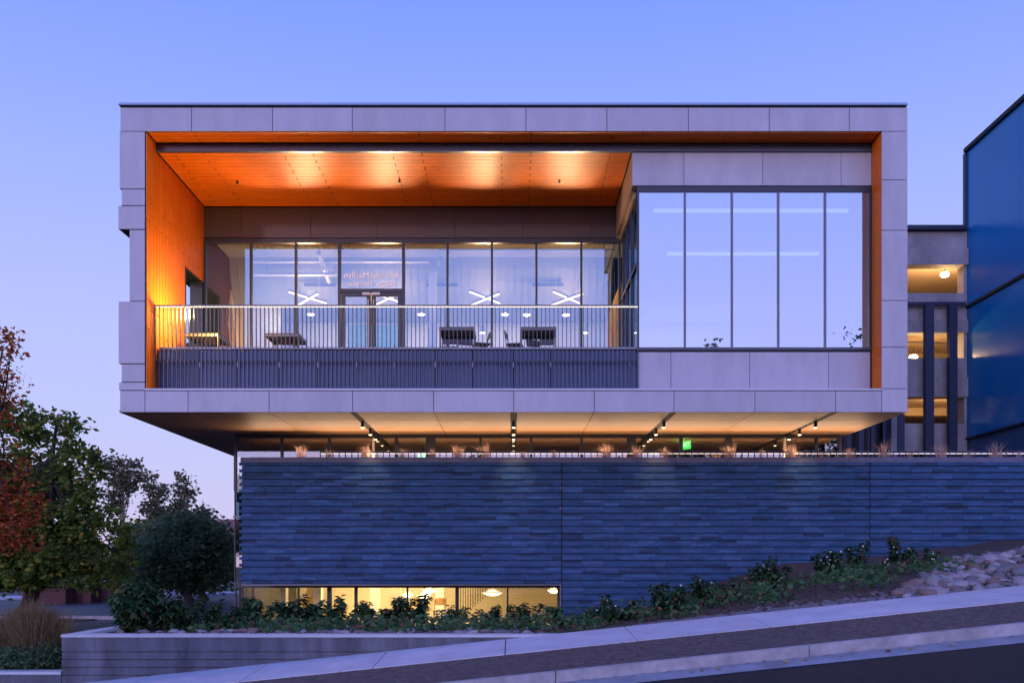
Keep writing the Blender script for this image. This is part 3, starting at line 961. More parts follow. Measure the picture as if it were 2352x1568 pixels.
for j, (dx, dy, rz, w_) in enumerate(((-.62, .25, 1.4, 'side'), (.25, .72, -.1, 'back'), (.0, .95, .5, 'far'))):
    make_chair('dark metal chair at the %s of the table nearest the bay' % w_, (tabs[3][0] + dx, tabs[3][1] + dy, zf), rz)

# underside of the cantilever ----------------------------------------
sof = part('underside', MB().box(xu(-895), xu(904), D0 + .045, dr(1.42), zu(348.5), zu(349.8)), M_dark, B)
rows = [D0 + .02, dr(1.055), dr(1.123), dr(1.19), dr(1.26), dr(1.34), dr(1.42)]
tr_x = [xu(p - CX) for p in (810, 1180, 1548, 1919)]
xcuts = [xu(p - CX) for p in (277, 432, 618, 810, 996, 1180, 1365, 1548, 1734, 1919, 2083)]
for i, (ya, yb) in enumerate(zip(rows, rows[1:])):
    for a, b_ in zip(xcuts, xcuts[1:]):
        if i >= 3 and a > xu(-700): continue
        aa = a + (.085 if any(abs(a - t_) < .01 for t_ in tr_x) else .011)
        bb = b_ - (.085 if any(abs(b_ - t_) < .01 for t_ in tr_x) else .011)
        if i >= 3: bb = min(bb, xu(-747) - .02) if a < xu(-747) else bb
        if bb - aa < .05: continue
        part('soffit_panel', MB().box(aa, bb, ya + .011, yb - .011, zu(346), zu(347.6)), M_tan, sof)
part('edge_trim', MB().box(xu(-903), xu(-896), D0 + .03, dr(1.425), zu(345.6), zu(351)), M_frame, sof)
part('edge_trim', MB().box(xu(896), xu(907), D0 + .03, dr(1.425), zu(345.4), zu(351)), M_tanpanel, sof)
for i, xt in enumerate(tr_x):
    lab = ('nearest the corner with the white strip', 'in the middle of the overhang', 'before the sideways exit sign', 'at the far end of the overhang')[i]
    t = thing('track_light', 'black track with three glowing spotlights, ' + lab, 'track light', (xt, dr(1.0), zu(346)), 'track lights under the overhang')
    part('track', MB().box(-.078, .078, .05, dr(1.177) - D0 - .05, .004, .02), M_dark, t, world=False)
    for k in (1.066, 1.125, 1.168):
        y = dr(k) - D0
        sp = part('spotlight', MB().tube([(0, y, .003), (0, y, -.17)], .044, 12), M_frame, t, world=False)
        link('lens', MB().lathe([(.001, -.176), (.04, -.176), (.042, -.171)], 0, y, 12).mesh('lens', M_lamp), sp, world=False)
        lamp('spot_beam', 'SPOT', (xt, dr(k), zu(346) - .23), 150 if k > 1.1 else 60, (1.0, 0.70, 0.38), t, (xt, dr(k) + (.3 if k > 1.1 else 1.6), zu(346) - 2), size=.04, angle=50, blend=.9)

# entry storey: strip of windows under the overhang
dG = dr(1.177)
zt, zfl = zu(346) - .01, EYE + 2.1
ew = part('entry_window', MB().box(X(538, dG), X(1931, dG), dG - .06, dG + .1, Z(1005, dG), zt - .002), M_frame, B)
ex = [(541, 3), (648, 3), (757, 3), (858, 2.5), (911, 4), (989, 11), (1104, 3), (1220, 3), (1336, 3), (1450, 10), (1564, 4), (1673, 7), (1802, 2.5), (1875, 3), (1929, 3)]
for x, hw in ex:
    part('mullion', MB().box(X(x - hw, dG), X(x + hw, dG), dG - .05, dG + .06, zfl, Z(1005.2, dG)), M_warm if x in (858, 1802) else M_frame, ew)
for (a, ha), (b_, hb) in zip(ex, ex[1:]):
    part('pane', MB().box(X(a + ha, dG), X(b_ - hb, dG), dG, dG + .012, zfl, Z(1005.3, dG)), M_glassstrip, ew)
part('entry_floor', MB().box(X(541, dG), X(1930, dG), dG + .1, 37, zfl - .3, zfl - .002), M_intfloor, B)
part('entry_ceiling', MB().box(X(541, dG), X(1930, dG), dG + .1, 37, zt - .02, zt), M_tan, B)
part('entry_back_wall', MB().box(X(541, dG), X(1930, dG), 36.8, 37, zfl, zt - .03), mat('dim_olive_wall', (0.20, 0.16, 0.10), 0.7, var=0.1, scale=1), B)
part('entry_side_wall', MB().box(X(1915, dG), X(1930, dG), dG + .11, 36.7, zfl, zt - .03).box(X(541, dG), X(545, dG), dG + 1.5, 36.7, zfl, zt - .03), M_frame, B)
part('entry_partition', MB().box(X(1250, 31), X(1300, 31), 31, 31.3, zfl, zt - .05).box(X(700, 32), X(830, 32), 32, 32.2, zfl, zt - .4), M_warm, B)
part('stair_rail', MB().box(X(1225, 29), X(1330, 29), 29, 29.05, zfl + .8, zfl + 1.6), M_frame, B)
lamp('entry_light', 'AREA', (0, 31, zt - .1), 60, (1.0, .74, .36), B, (0, 31, 0), 9, sy=4)
# terrace in front of the entry (behind the brick wall)
part('entry_terrace', MB().box(-7.4, 17.2, 25.86, dG - .07, zfl - .35, zfl), M_floor, B)

def exit_sign(label, loc, rz, sc_=1.0):
    t = thing('exit_sign', label, 'exit sign', loc, None, rz)
    part('sign_box', MB().box(-.19 * sc_, .19 * sc_, -.03, .03, -.13 * sc_, .13 * sc_), M_exit, t, world=False)
    link('lettering', text_mesh('EXIT', .2 * sc_, m=M_exitletter), t, (0, -.034, 0), world=False)
    part('mount', MB().box(-.02, .02, -.02, .02, .131 * sc_, .131 * sc_ + .15), M_frame, t, world=False)
    return t
exit_sign('green glowing EXIT sign hanging behind the railing on the brick wall', (X(972, 28.2), 28.2, Z(1045, 28.2)), 0, .85)
exit_sign('green EXIT sign turned sideways below the overhang windows', (X(1575, 27.6), 27.6, Z(1022, 27.6)), math.radians(-52), .95)
lamp('exit_glow', 'POINT', (X(1570, 27.6), 27.9, Z(1014, 27.6)), 7, (.12, 1, .1), B, size=.1)

# lower storey window under the brick wall
zlow = EYE - 1.98
lw_ = part('lower_window', MB().box(X(540, dG), X(1292, dG), dG - .06, dG + .1, Z(1349, dG), Z(1336, dG)).box(X(540, dG), X(1292, dG), dG - .08, dG + .1, zlow - .3, Z(1434, dG)), M_frame, B)
lx = [(541.5, 1.5), (566, 1.2), (581, 2), (686, 2), (757, 5), (818, 3.5), (936, 2), (1050, 4), (1166, 2), (1286, 6)]
for x, hw in lx:
    part('mullion', MB().box(X(x - hw, dG), X(x + hw, dG), dG - .05, dG + .06, Z(1433.8, dG), Z(1349.2, dG)), M_frame, lw_)
for (a, ha), (b_, hb) in zip(lx, lx[1:]):
    part('pane', MB().box(X(a + ha, dG), X(b_ - hb, dG), dG, dG + .012, Z(1433.8, dG), Z(1349.2, dG)), M_glasslow, lw_)
part('window_sill', MB().box(X(540, dG), X(1292, dG), dG - .14, dG - .081, Z(1440, dG), Z(1434, dG)), M_ledge, lw_)
# corner strip of glass beside the brick wall
cw = part('corner_window', MB().box(X(538, dG), X(575, dG), dG - .12, dG + .1, Z(1189, dG), Z(1184.5, dG)).box(X(538, dG), X(575, dG), dG - .12, dG + .1, Z(1463, dG), Z(1459, dG)), M_framegrey, B)
part('pane', MB().box(X(541, dG), X(600, dG), dG, dG + .012, Z(1184.4, dG), zfl - .01), M_glassbay, cw)
part('pane', MB().box(X(541, dG), X(600, dG), dG, dG + .012, Z(1335.8, dG), Z(1189.2, dG)), M_glassstrip, cw)
part('mullion', MB().box(X(539, dG), X(541, dG), dG - .04, dG + .05, Z(1458, dG), zfl), M_frame, cw)
part('side_wall', MB().box(X(541, dG) + .06, X(541, dG) + .2, dG + .15, 37, EYE - 2.6, zfl - .31), M_frame, B)
part('corner_lining', MB().box(X(541, dG) + .06, X(620, dG), dG + .6, dG + .7, Z(1336, dG), zfl - .31), M_frame, B)
# lower room
part('lower_floor', MB().box(X(545, dG), 3.0, dG + .11, 36, zlow - .3, zlow), mat('pale_stone_floor', (.5, .45, .38), .4), B)
part('lower_ceiling', MB().box(X(545, dG), 3.0, dG + .11, 36, Z(1326, dG) + .6, Z(1326, dG) + .7), M_warm, B)
part('lower_back_wall', MB().box(X(545, dG), 3.0, 33.6, 33.8, zlow, Z(1326, dG) + .6), M_warm, B)
part('lower_side_wall', MB().box(2.6, 2.8, dG + .11, 33.5, zlow, Z(1326, dG) + .6), M_warm, B)
part('front_upstand', MB().box(X(545, dG), 3.0, dG + .11, dG + .2, Z(1340, dG), Z(1326, dG) + .6), M_frame, B)
for px, hw, d in ((650, 6, 28.5), (728, 9, 29), (860, 10, 30.5), (905, 14, 30), (1010, 10, 31)):
    part('room_column', MB().box(X(px - hw, d), X(px + hw, d), d, d + .35, zlow, Z(1326, dG) + .59), M_white if hw < 12 else M_warm, B)
part('curved_panel', MB().tube([(X(712, 29.4), 29.4, zlow), (X(716, 29.4), 29.4, zlow + .8), (X(724, 29.4), 29.4, zlow + 1.5), (X(738, 29.4), 29.4, zlow + 2.0)], [.25, .25, .2, .12], 12), mat('yellow_panel', (.7, .5, .1), .5), B)
# stair with balusters
st = part('inner_stair', MB().hexa([(X(1040, 31), 31, zlow), (X(1062, 31), 31, zlow), (X(1062, 31), 32, zlow), (X(1040, 31), 32, zlow),
                                    (X(1150, 31), 31, zlow + 2.3), (X(1172, 31), 31, zlow + 2.3), (X(1172, 31), 32, zlow + 2.3), (X(1150, 31), 32, zlow + 2.3)]), M_warm, B)
bal = MB().box(-.012, .012, -.012, .012, 0, 1.5).mesh('baluster', M_tabletop)
for i in range(40):
    x = lerp(X(1058, 30.8), X(1278, 30.8), i / 39)
    link('baluster', bal, st, (x, 30.8, min(zlow + .1 + max(0, x - X(1058, 30.8)) * .85, zlow + 1.1)))
for i, (px, py, rr, lab) in enumerate(((936, 1364, .2, 'small glowing layered lamp left of a pair in the lower window'), (975, 1367, .26, 'glowing layered disc lamp hanging lowest in the lower window'),
                                       (986, 1354, .24, 'glowing layered disc lamp close to the brick edge in the lower window'), (1131, 1360, .34, 'largest glowing disc lamp before the stair balusters'),
                                       (1272, 1354, .22, 'glowing disc lamp at the dark end of the lower window'))):
    d = 29.2
    x, z = X(px, d), Z(py, d)
    t = thing('disc_lamp', lab, 'pendant lamp', (x, d, z), 'layered disc lamps in the lower room')
    part('shade', MB().lathe([(.03, .12), (rr * .45, .1), (rr * .5, .07)], 0, 0, 16).lathe([(rr * .4, .05), (rr, -.0), (rr, -.015)], 0, 0, 16), M_white, t, world=False)
    part('diffuser', MB().lathe([(.01, .06), (rr * .42, .045), (rr * .85, -.02), (rr * .4, -.09), (.01, -.1)], 0, 0, 16), M_lamp, t, world=False)
    part('cord', MB().tube([(0, 0, .12), (0, 0, 1.2)], .008, 5), M_frame, t, world=False)
def stool(label, px, d):
    t = thing('cafe_chair', label, 'chair', (X(px, d), d, zlow), 'light wooden chairs in the lower room')
    mw = mat('light_wood', (.45, .27, .13), .5)
    part('seat', MB().box(-.2, .2, -.2, .2, .44, .47), mw, t, world=False)
    part('backrest', MB().box(-.2, .2, .19, .215, .62, .85), mw, t, world=False)
    for sx in (-1, 1):
        for sy in (-1, 1):
            part('leg', MB().tube([(sx * .19, sy * .19, 0), (sx * .17, sy * .17, .44 if sy < 0 else .84)], .014, 6), mw, t, world=False)
stool('light wooden chair in the lower window next to the stair', 1010, 29.3)
stool('light wooden chair in the lower window behind the disc lamps', 965, 30.2)
lamp('lower_room_light', 'AREA', (-4.5, 30.5, Z(1326, dG) + .5), 420, (1, .78, .40), B, (-4.5, 30.5, 0), 5, sy=3)
lamp('lower_room_light', 'AREA', (0.3, 30.0, Z(1326, dG) + .5), 70, (1, .74, .36), B, (0.3, 30, 0), 3, sy=3)

# ------------------------------------------------------------------ brick wall
dK = 25.5
K = thing('brick_wall', 'long blue-grey slate brick wall with alternating projecting courses and a flat coping', 'wall', (3, dK, EYE - 1.9))
zc0 = Z(1062, dK)
course = (Z(1062, dK) - Z(1340, dK)) / 36
xl, xr = X(555, dK), 17.4
xo = X(1286, dK)
jx = [X(1290, dK), X(1997, dK)]
part('wall_core', MB().box(xl + .03, xr, dK + .09, dK + .3, Z(1340.5, dK), zc0).box(xo, xr, dK + .09, dK + .3, EYE - 2.3, Z(1340.6, dK)), M_dark, K)
for j in jx:
    part('control_joint', MB().box(j - .0105, j + .0105, dK - .012, dK + .0885, EYE - 2.2 if j > xo else Z(1340, dK), zc0 - .002), M_dark, K)
mo = MB()
for i in range(-1, 52, 2):
    zt_ = zc0 - max(i, 0) * course
    zb_ = zc0 - (i + 2) * course + .013
    mo.box(xl + .02 if i < 35 else xo, xr, dK + .014, dK + .089, zb_, zt_ - .001)
part('mortar_bed', mo, M_mortar, K, kind='stuff')
cops = list(np.arange(xl - .02, xr + 2, 2.42))
for a, b_ in zip(cops, cops[1:]):
    part('coping_stone', MB().box(a + .004, min(b_, xr) - .004, dK - .05, dK + .36, zc0 + .005, Z(1050, dK)), M_coping, K)
part('lintel', MB().box(xl, xo, dK - .005, dK + .29, Z(1344, dK), Z(1340.8, dK)), M_framegrey, K)
bricks = []
for i in range(52):
    z1 = zc0 - i * course
    z0 = z1 - course
    lower = i >= 36
    proud = (i % 2 == 0)
    x = xl - (.06 if proud else 0) if not lower else xo
    first = True
    while x < xr:
        L_ = random.choice((.573, .573, .573, .573, .573, .43, .285))
        if first:
            L_ = random.choice((.14, .285, .43, .573))
            first = False
        e = x + L_
        for j in jx:
            if x < j - .02 and e > j - .05: e = j - .012
        if x in [j - .012 for j in jx]: x += .024; e = x + L_
        e = min(e, xr)
        if e - x > .05:
            mi = random.choices(range(5), (8, 6, 4, 2, 2))[0]
            bricks.append((x + .004, e - .004, z0 + (.013 if proud else .007), z1, (-.05 if proud else .004) + random.uniform(-.003, .003), mi, lower))
        x = e
vis = [q for q in bricks if not q[6] and X(2360, dK) > q[0] and q[1] - q[0] > .56]
vis.sort(key=lambda q: (abs((q[0] + q[1]) / 2 + 2.5) / 6) ** 2 + ((q[2] - zc0 + 1.6) / 2.5) ** 2)
chosen = set(id(q) for q in vis[:300])
pool = {}
rest = MB()
for q in bricks:
    x0, x1, z0, z1, yo, mi, _ = q
    if id(q) in chosen:
        key = (round(x1 - x0, 3), round(z1 - z0, 3), mi)
        if key not in pool:
            pool[key] = MB().box(0, x1 - x0, 0, .06, 0, z1 - z0).mesh('brick', M_bricks[mi])
        link('brick', pool[key], K, (x0, dK + yo, z0))
    else:
        rest.box(x0, x1, dK + yo, dK + .06, z0, z1, mi)
part('brickwork', rest, M_bricks, K, kind='stuff')

# guard rail on the wall
dQ = 25.92
gr_ = thing('guard_rail', 'thin dark guard rail with a light strip running along the brick wall top', 'railing', (5, dQ, zfl))
part('top_rail', MB().box(X(735, dQ), 17.3, dQ - .02, dQ + .025, Z(1039.5, dQ), Z(1035.8, dQ)), M_post, gr_)
part('light_strip', MB().box(X(736, dQ), 17.2, dQ - .012, dQ + .012, Z(1042, dQ), Z(1040.6, dQ)), M_ledlow, gr_)
lamp('soffit_fill', 'AREA', (1.3, dQ + .12, Z(1036, dQ) + .06), 150, (1.0, 0.64, 0.38), gr_, (1.3, dQ - 2.6, zu(346)), 17.5, sy=.06)  # added fill lamp without a fixture, brightens the underside of the overhang
lamp('strip_glow', 'AREA', (3.5, dQ + .1, Z(1036, dQ) + .03), 70, (1.0, 0.66, 0.38), gr_, (3.5, dQ + .1, 50), 18, sy=.05)
gp = MB().box(-.012, .012, -.02, .02, zfl, Z(1039.6, dQ)).mesh('picket', M_post)
for i in range(118):
    link('picket', gp, gr_, (X(736 + 14.45 * i, dQ), dQ, 0))

# ------------------------------------------------------------------ grass tufts along the wall
def tuft_mesh(h, n, spread, wid, m, seed, name='grass_tuft'):
    r_ = np.random.default_rng(seed)
    V = []
    for _ in range(n):
        a = r_.uniform(0, 2 * math.pi)
        lean = abs(r_.normal(0, .35)) * spread
        hh_ = h * r_.uniform(.45, 1.05)
        bx, by = r_.normal(0, .03 + spread * .05, 2)
        p0 = np.array((bx, by, 0))
        p1 = p0 + np.array((math.cos(a) * lean * .3, math.sin(a) * lean * .3, hh_ * .55))
        p2 = p0 + np.array((math.cos(a) * lean, math.sin(a) * lean, hh_ * (1 - .15 * lean)))
        wv = np.array((wid, 0, 0)) if r_.random() < .6 else np.array((wid * .5, wid * .7, 0))
        V.append([p0 - wv, p0 + wv, p1 + wv * .7, p1 - wv * .7])
        V.append([p1 - wv * .7, p1 + wv * .7, p2 + wv * .15, p2 - wv * .15])
    return quadmesh(name, np.array(V), m)

tufts = [tuft_mesh(.46, 80, .5, .0045, M_straw, 11 + k) for k in range(5)]
tx = [687, 755, 838, 922, 993, 1050, 1116, 1201, 1273, 1394, 1464, 1531, 1680, 1750, 1819, 1892, 1956, 2035, 2096, 2165, 2230, 2297, 2345]
for i, px in enumerate(tx):
    s = (1.0, .75, 1.05, .8, .75, 1.0, 1.25, .6, .7, 1.15, .95, .9, 1.1, .8, 1.05, .6, .8, 1.35, .85, 1.05, .85, 1.25, .7)[i]
    o = link('grass_tuft', tufts[i % 5], None, (X(px, 25.66), 25.66 + (.2 if i % 3 == 0 else .12), Z(1056, 25.7)), rot=(0, 0, i * 1.3))
    o.scale = (s * 1.1, s, s)
    tag(o, 'straw-coloured feathery grass tuft on the brick wall, %s from its outer corner' % ORD[i], 'grass tuft', 'grass tufts along the brick wall top')
part('planter_soil', MB().box(-7.3, 17.2, dK + .37, 25.855, zfl - .35, Z(1056, 25.7)), M_soil, K)

# ------------------------------------------------------------------ parking garage and blue building
dA = 34.0
A = thing('parking_garage', 'open concrete parking garage with lit decks between the two buildings', 'garage', (15, dA, EYE))
xa, xb = X(1925, dA), X(2226, dA)
def gbox(name, x0, x1, y0, y1, d0, d1, m):
    return part(name, MB().box(X(x0, dA) if x0 is not None else xa, X(x1, dA) if x1 is not None else xb, d0, d1, Z(y1, dA), Z(y0, dA)), m, A)
gbox('roof_cap', 1925, 2214, 522, 531, dA - .25, dA + .3, M_post)
for x0, x1 in ((1925, 2104), (2104.5, 2184), (2184.5, 2221)):
    gbox('parapet_panel', x0, x1, 531.5, 571.5, dA, dA + .25, M_garage)
gbox('edge_beam', 1925, 2221, 572, 610, dA - .12, dA + .4, M_garage)
for (ys0, ys1, be) in ((673, 700, None), (705, 765, 1), (822, 912, 1), (972, 1040, None)):
    for x0, x1 in ((1925, 2032), (2032.5, 2125), (2125.5, 2178), (2178.5, 2221)):
        gbox('parapet_panel', x0, x1, ys0, (ys0 + ys1) / 2 if be else ys1, dA, dA + .25, M_garage)
    if be:
        gbox('edge_beam', 1925, 2221, (ys0 + ys1) / 2 + .5, ys1, dA - .1, dA + .4, M_garage)
gbox('steel_beam', 1925, 2210, 698.5, 706, dA - .32, dA - .13, M_post)
for x0, x1 in ((2111, 2130), (2165, 2183)):
    gbox('steel_post', x0, x1, 706.3, 1100, dA - .55, dA - .33, M_post)
for y in (608, 763, 910):
    part('deck_slab', MB().box(xa, xb + 9, dA + .41, 62, Z(y, dA) + .6, Z(y, dA) + .8), M_gslab, A)
    part('deck_rib', MB().box(xa, xb + 9, 40, 40.5, Z(y, dA) + .25, Z(y, dA) + .598), M_gslab, A)
part('deck_slab', MB().box(xa, xb + 9, dA + .41, 62, Z(1040, dA), Z(1040, dA) + .2), M_gslab, A)
part('back_wall', MB().box(xa, xb + 9, 48, 48.2, Z(1060, dA), Z(531, dA)), M_gslab, A)
part('jamb', MB().box(X(2214, dA), X(2221, dA), dA + .001, dA + .5, Z(1060, dA), Z(572, dA)), M_garage, A)
part('conduit', MB().tube([(xa, 36.5, Z(783, 36.5)), (X(2140, 36.5), 36.5, Z(786, 36.5)), (xb + .5, 36.5, Z(790, 36.5))], .03, 6), M_frame, A)
for i, (px, py, d, pw_, lab) in enumerate(((2170, 630, 35.6, 650, 'glowing globe lamp on the top lit deck of the parking garage'), (2098, 820, 36.5, 520, 'glowing globe lamp behind the pale frame on the middle garage deck'),
                                           (2184, 921, 37, 430, 'small glowing lamp above the steel post on the lowest garage deck'))):
    x, z = X(px, d), Z(py, d)
    rr = (.17, .17, .11)[i]
    t = thing('garage_lamp', lab, 'lamp', (x, d, z), 'lamps on the parking garage decks')
    part('globe', MB().lathe([(.01, rr * .6), (rr * .8, rr * .4), (rr, 0), (rr * .8, -rr * .4), (.01, -rr * .6)], 0, 0, 16), M_lamp, t, world=False)
    part('stem', MB().tube([(0, 0, rr * .6), (0, 0, rr * .6 + .3)], .015, 6), M_frame, t, world=False)
    lamp('lamp_glow', 'POINT', (x, d - .1, z - rr - .08), pw_, (1.0, .62, .28), t, size=.15)
# entry posts and concrete pier beside the garage
part('concrete_pier', MB().box(X(2045, 33), X(2058, 33), 32.9, 33.4, EYE + 2, Z(955, 33)), M_garage, A)
for px, hw in ((1950, 5), (1978, 6), (2005, 4), (2035, 7), (2070, 8)):
    part('navy_panel', MB().box(X(px - hw, 33.2), X(px + hw, 33.2), 33.2, 33.3, EYE + 2, Z(950, 33.2)), M_post, A)
part('entry_screen', MB().box(X(1935, 33.6), X(2060, 33.6), 33.6, 33.7, EYE + 2, Z(952, 33.6)), M_frame, A)

BB = thing('blue_building', 'tall glossy blue clad building wall beside the parking garage', 'building', (20, 31, EYE))
xw = X(2222, dA)
zs = [EYE - 2.5, Z(1007, dA), Z(705, dA), Z(349, dA)]
yc = [27.2, 30.45, 34.0]
for i in range(3):
    for a, b_ in zip(yc, yc[1:]):
        part('cladding_panel', MB().box(xw + (.0 if i else .03), xw + .1, a + .003, b_ - .003, zs[i] + .004, zs[i + 1] - .004), M_blue if i else M_bluepale, BB)
part('wall_core', MB().box(xw + .11, xw + 14, 27.1, 33.98, EYE - 2.5, zs[3] - .02), M_post, BB)
part('roof_edge', MB().box(xw - .1, xw + 14.2, 26.9, 34.1, zs[3], zs[3] + .15), M_dark, BB)
part('drip_ledge', MB().box(xw - .08, xw - .002, 27.2, 34.05, zs[2] - .05, zs[2] + .05), M_dark, BB)
part('drip_ledge', MB().box(xw - .08, xw - .002, 27.2, 34.05, zs[1] - .04, zs[1] + .04), M_post, BB)
part('corner_strip', MB().box(xw - .07, xw + .1, 34.003, 34.2, EYE - 2, zs[3] - .02), M_post, BB)

# ------------------------------------------------------------------ trees
def leaf_cloud(ells, n, size, seed, clump=14, csig=.35, shell=.55):
    r_ = np.random.default_rng(seed)
    vol = np.array([e[3] * e[4] * e[5] for e in ells])
    pr = vol / vol.sum()
    nc = max(1, n // clump)
    idx = r_.choice(len(ells), nc, p=pr)
    E = np.array(ells)[idx]
    d = r_.normal(size=(nc, 3))
    d /= np.linalg.norm(d, axis=1)[:, None]
    rad = np.clip(r_.uniform(0, 1, nc) ** (1 / 3) * (1 - shell) + shell * r_.uniform(.75, 1.06, nc), 0, 1.08)
    C = E[:, :3] + d * rad[:, None] * E[:, 3:6]
    P = np.repeat(C, clump, 0) + r_.normal(0, csig, (nc * clump, 3)) * np.array((1, 1, .7))
    m = len(P)
    a = r_.normal(size=(m, 3))
    a[:, 2] *= .5
    a /= np.linalg.norm(a, axis=1)[:, None]
    bb = np.cross(a, r_.normal(size=(m, 3)))
    bb /= np.linalg.norm(bb, axis=1)[:, None]
    s = size * r_.uniform(.6, 1.3, m)[:, None]
    V = np.stack([P - a * s, P + bb * s * .55, P + a * s, P - bb * s * .55], 1)
    return V, C

def tree(name, label, x, y, ells, n, size, m, trunk_r, seed, bark=M_bark, clump=14, csig=.35, shell=.55, group=None, nb=26, zb=None):
    z0 = zleft(x, y) if zb is None else zb
    t = thing(name, label, 'tree', (x, y, z0), group)
    V, C = leaf_cloud(ells, n, size, seed, clump, csig, shell)
    part('crown', quadmesh('crown', V, m), None, t, kind='stuff')
    r_ = random.Random(seed)
    b = MB()
    cz = [e[2] for e in ells]
    zc = np.average(cz)
    mid = Vector((np.average([e[0] for e in ells]), np.average([e[1] for e in ells]), max(cz)))
    p0 = Vector((x, y, z0 - .1))
    fork = Vector((lerp(x, mid.x, .25), lerp(y, mid.y, .25), lerp(z0, min(cz), .55)))
    b.tube([p0, p0.lerp(fork, .5) + Vector((r_.uniform(-.1, .1), 0, 0)), fork, fork.lerp(mid, .5), mid], [trunk_r * 1.25, trunk_r, trunk_r * .85, trunk_r * .5, trunk_r * .15], 8)
    part('trunk', b, bark, t)
    b = MB()
    for k in range(nb):
        cc = Vector(C[r_.randrange(len(C))])
        s = fork.lerp(mid, r_.uniform(0, .8))
        mdl = s.lerp(cc, .5) + Vector((r_.uniform(-.2, .2), r_.uniform(-.2, .2), r_.uniform(-.1, .35)))
        b.tube([s, mdl, cc], [trunk_r * .32, trunk_r * .18, trunk_r * .05], 5)
    part('limbs', b, bark, t)
    return t

def E(px, py, d, rx, ry, dy=0.0, dep=1.0):        # a crown lobe seen at a place in the view, sizes in metres
    return (X(px, d), d + dy, Z(py, d), rx, rx * dep, ry)

d = 34.0
tree('maple_tree', 'large green tree with yellowing leaf tips beside the pale frame', X(55, 35), 35,
     [E(55, 960, d, .9, .6), E(95, 985, d, .9, .6), E(25, 1010, d, 1.0, .7), E(150, 985, d, .75, .5), E(195, 1015, d, .6, .45), E(115, 1050, d, 1.2, .7), E(185, 1070, d, .9, .6), E(222, 1065, d, .4, .3), E(50, 1110, d, 1.5, .9, 1), E(150, 1130, d, 1.3, .8),
      E(215, 1125, d, .7, .6), E(90, 1200, d, 1.7, 1.0, .5), E(190, 1190, d, 1.1, .8, -.5), E(260, 1200, d, .7, .6), E(140, 1270, d, 1.6, .8), E(235, 1270, d, 1.1, .7), E(285, 1240, d, .6, .6), E(60, 1310, d, 1.6, .7), E(170, 1325, d, 1.2, .5), E(250, 1330, d, .7, .35), E(10, 1240, d, 1.8, 1.0), E(-80, 1150, d, 2.2, 2.4), E(-60, 1290, d, 2.0, 1.2)],
     30000, .12, M_green, .3, 21, csig=.2, clump=30, shell=.5, nb=70)
d = 27.0
tree('maple_tree', 'red and orange autumn maple at the edge of the street', X(-130, 27), 27,
     [E(0, 800, d, .55, .75), E(15, 885, d, .6, .5), E(-40, 900, d, .8, .9), E(-20, 960, d, .8, .5), E(20, 1050, d, .5, .5), E(30, 1130, d, .65, .6), E(60, 1170, d, .6, .4), E(25, 1220, d, .75, .6), E(-60, 1180, d, 1.2, 1.4), E(-20, 1280, d, .5, .35), E(60, 1250, d, .4, .3)],
     5200, .075, M_red, .16, 22, csig=.16, clump=13, shell=.4, nb=50)
d = 43.0
tree('round_tree', 'dark round-crowned tree next to the brick wall corner', X(431, 42), 42,
     [E(430, 1265, d, 1.7, 1.0), E(365, 1262, d, .9, .9), E(495, 1245, d, .8, .9), E(415, 1205, d, .8, .6), E(455, 1195, d, .6, .5), E(480, 1215, d, .7, .6), E(400, 1325, d, 1.3, .6), E(490, 1315, d, .9, .8), E(522, 1280, d, .5, .8), E(335, 1305, d, .6, .7), E(360, 1335, d, .8, .5), E(445, 1345, d, .6, .3)],
     9000, .13, M_deep, .22, 23, csig=.38, clump=30, shell=.45, nb=40)
d = 62.0
for i, (lab, lobes, sd_) in enumerate((
        ('tall thin olive-leaved tree nearest the big green maple', [E(265, 1068, d, .5, .5), E(300, 1075, d, .6, .45), E(318, 1095, d, .45, .4), E(270, 1100, d, .7, .45), E(290, 1118, d, .6, .4), E(262, 1150, d, .7, .6)], 31),
        ('pale wispy half-bare tree in the middle of the thin trees', [E(345, 1105, d, .35, .6), E(358, 1130, d, .5, .45), E(378, 1125, d, .35, .35), E(350, 1165, d, .6, .6), E(365, 1205, d, .8, .7)], 32),
        ('tall narrow dusty tree rising behind the dark round tree', [E(418, 1105, d, .35, .5), E(402, 1130, d, .45, .4), E(430, 1135, d, .45, .5), E(415, 1165, d, .65, .6), E(390, 1190, d, .7, .6), E(425, 1200, d, .7, .6)], 33),
        ('short dusty tree beside the red roof', [E(465, 1180, d, .4, .4), E(450, 1200, d, .7, .5), E(482, 1205, d, .5, .4)], 34))):
    px = (280, 355, 412, 465)[i]
    tree('slender_tree', lab, X(px, 62), 62, lobes, 1900, .15, M_dusty, .13, sd_, bark=M_palebark, csig=.25, shell=.35, clump=12, nb=36, group='thin trees on the far street')
tree('street_tree', 'pale-trunked tree behind the bushes of the planter', X(362, 52), 52, [E(350, 1290, 52, 1.8, 1.2), E(320, 1250, 52, 1.6, 1.3), E(380, 1310, 52, 1.3, .8), E(300, 1310, 52, 1.2, .9)], 6000, .14, M_green, .24, 35, bark=M_palebark, csig=.3, nb=20)
tree('street_tree', 'loose mid-green tree filling the gap behind the dark round tree', X(470, 50), 50, [E(470, 1235, 50, 1.2, .8), E(510, 1250, 50, 1.0, .8), E(525, 1300, 50, .9, .9), E(395, 1225, 50, 1.0, .7), E(340, 1240, 50, 1.1, .8), E(335, 1290, 50, 1.2, .8), E(460, 1310, 50, 1.6, .8)], 8000, .13, leafmat('grey_green_leaves', (.07, .10, .05), (.20, .22, .12), (.30, .20, .12), .45), .2, 36, csig=.32, clump=24, shell=.4, nb=30)
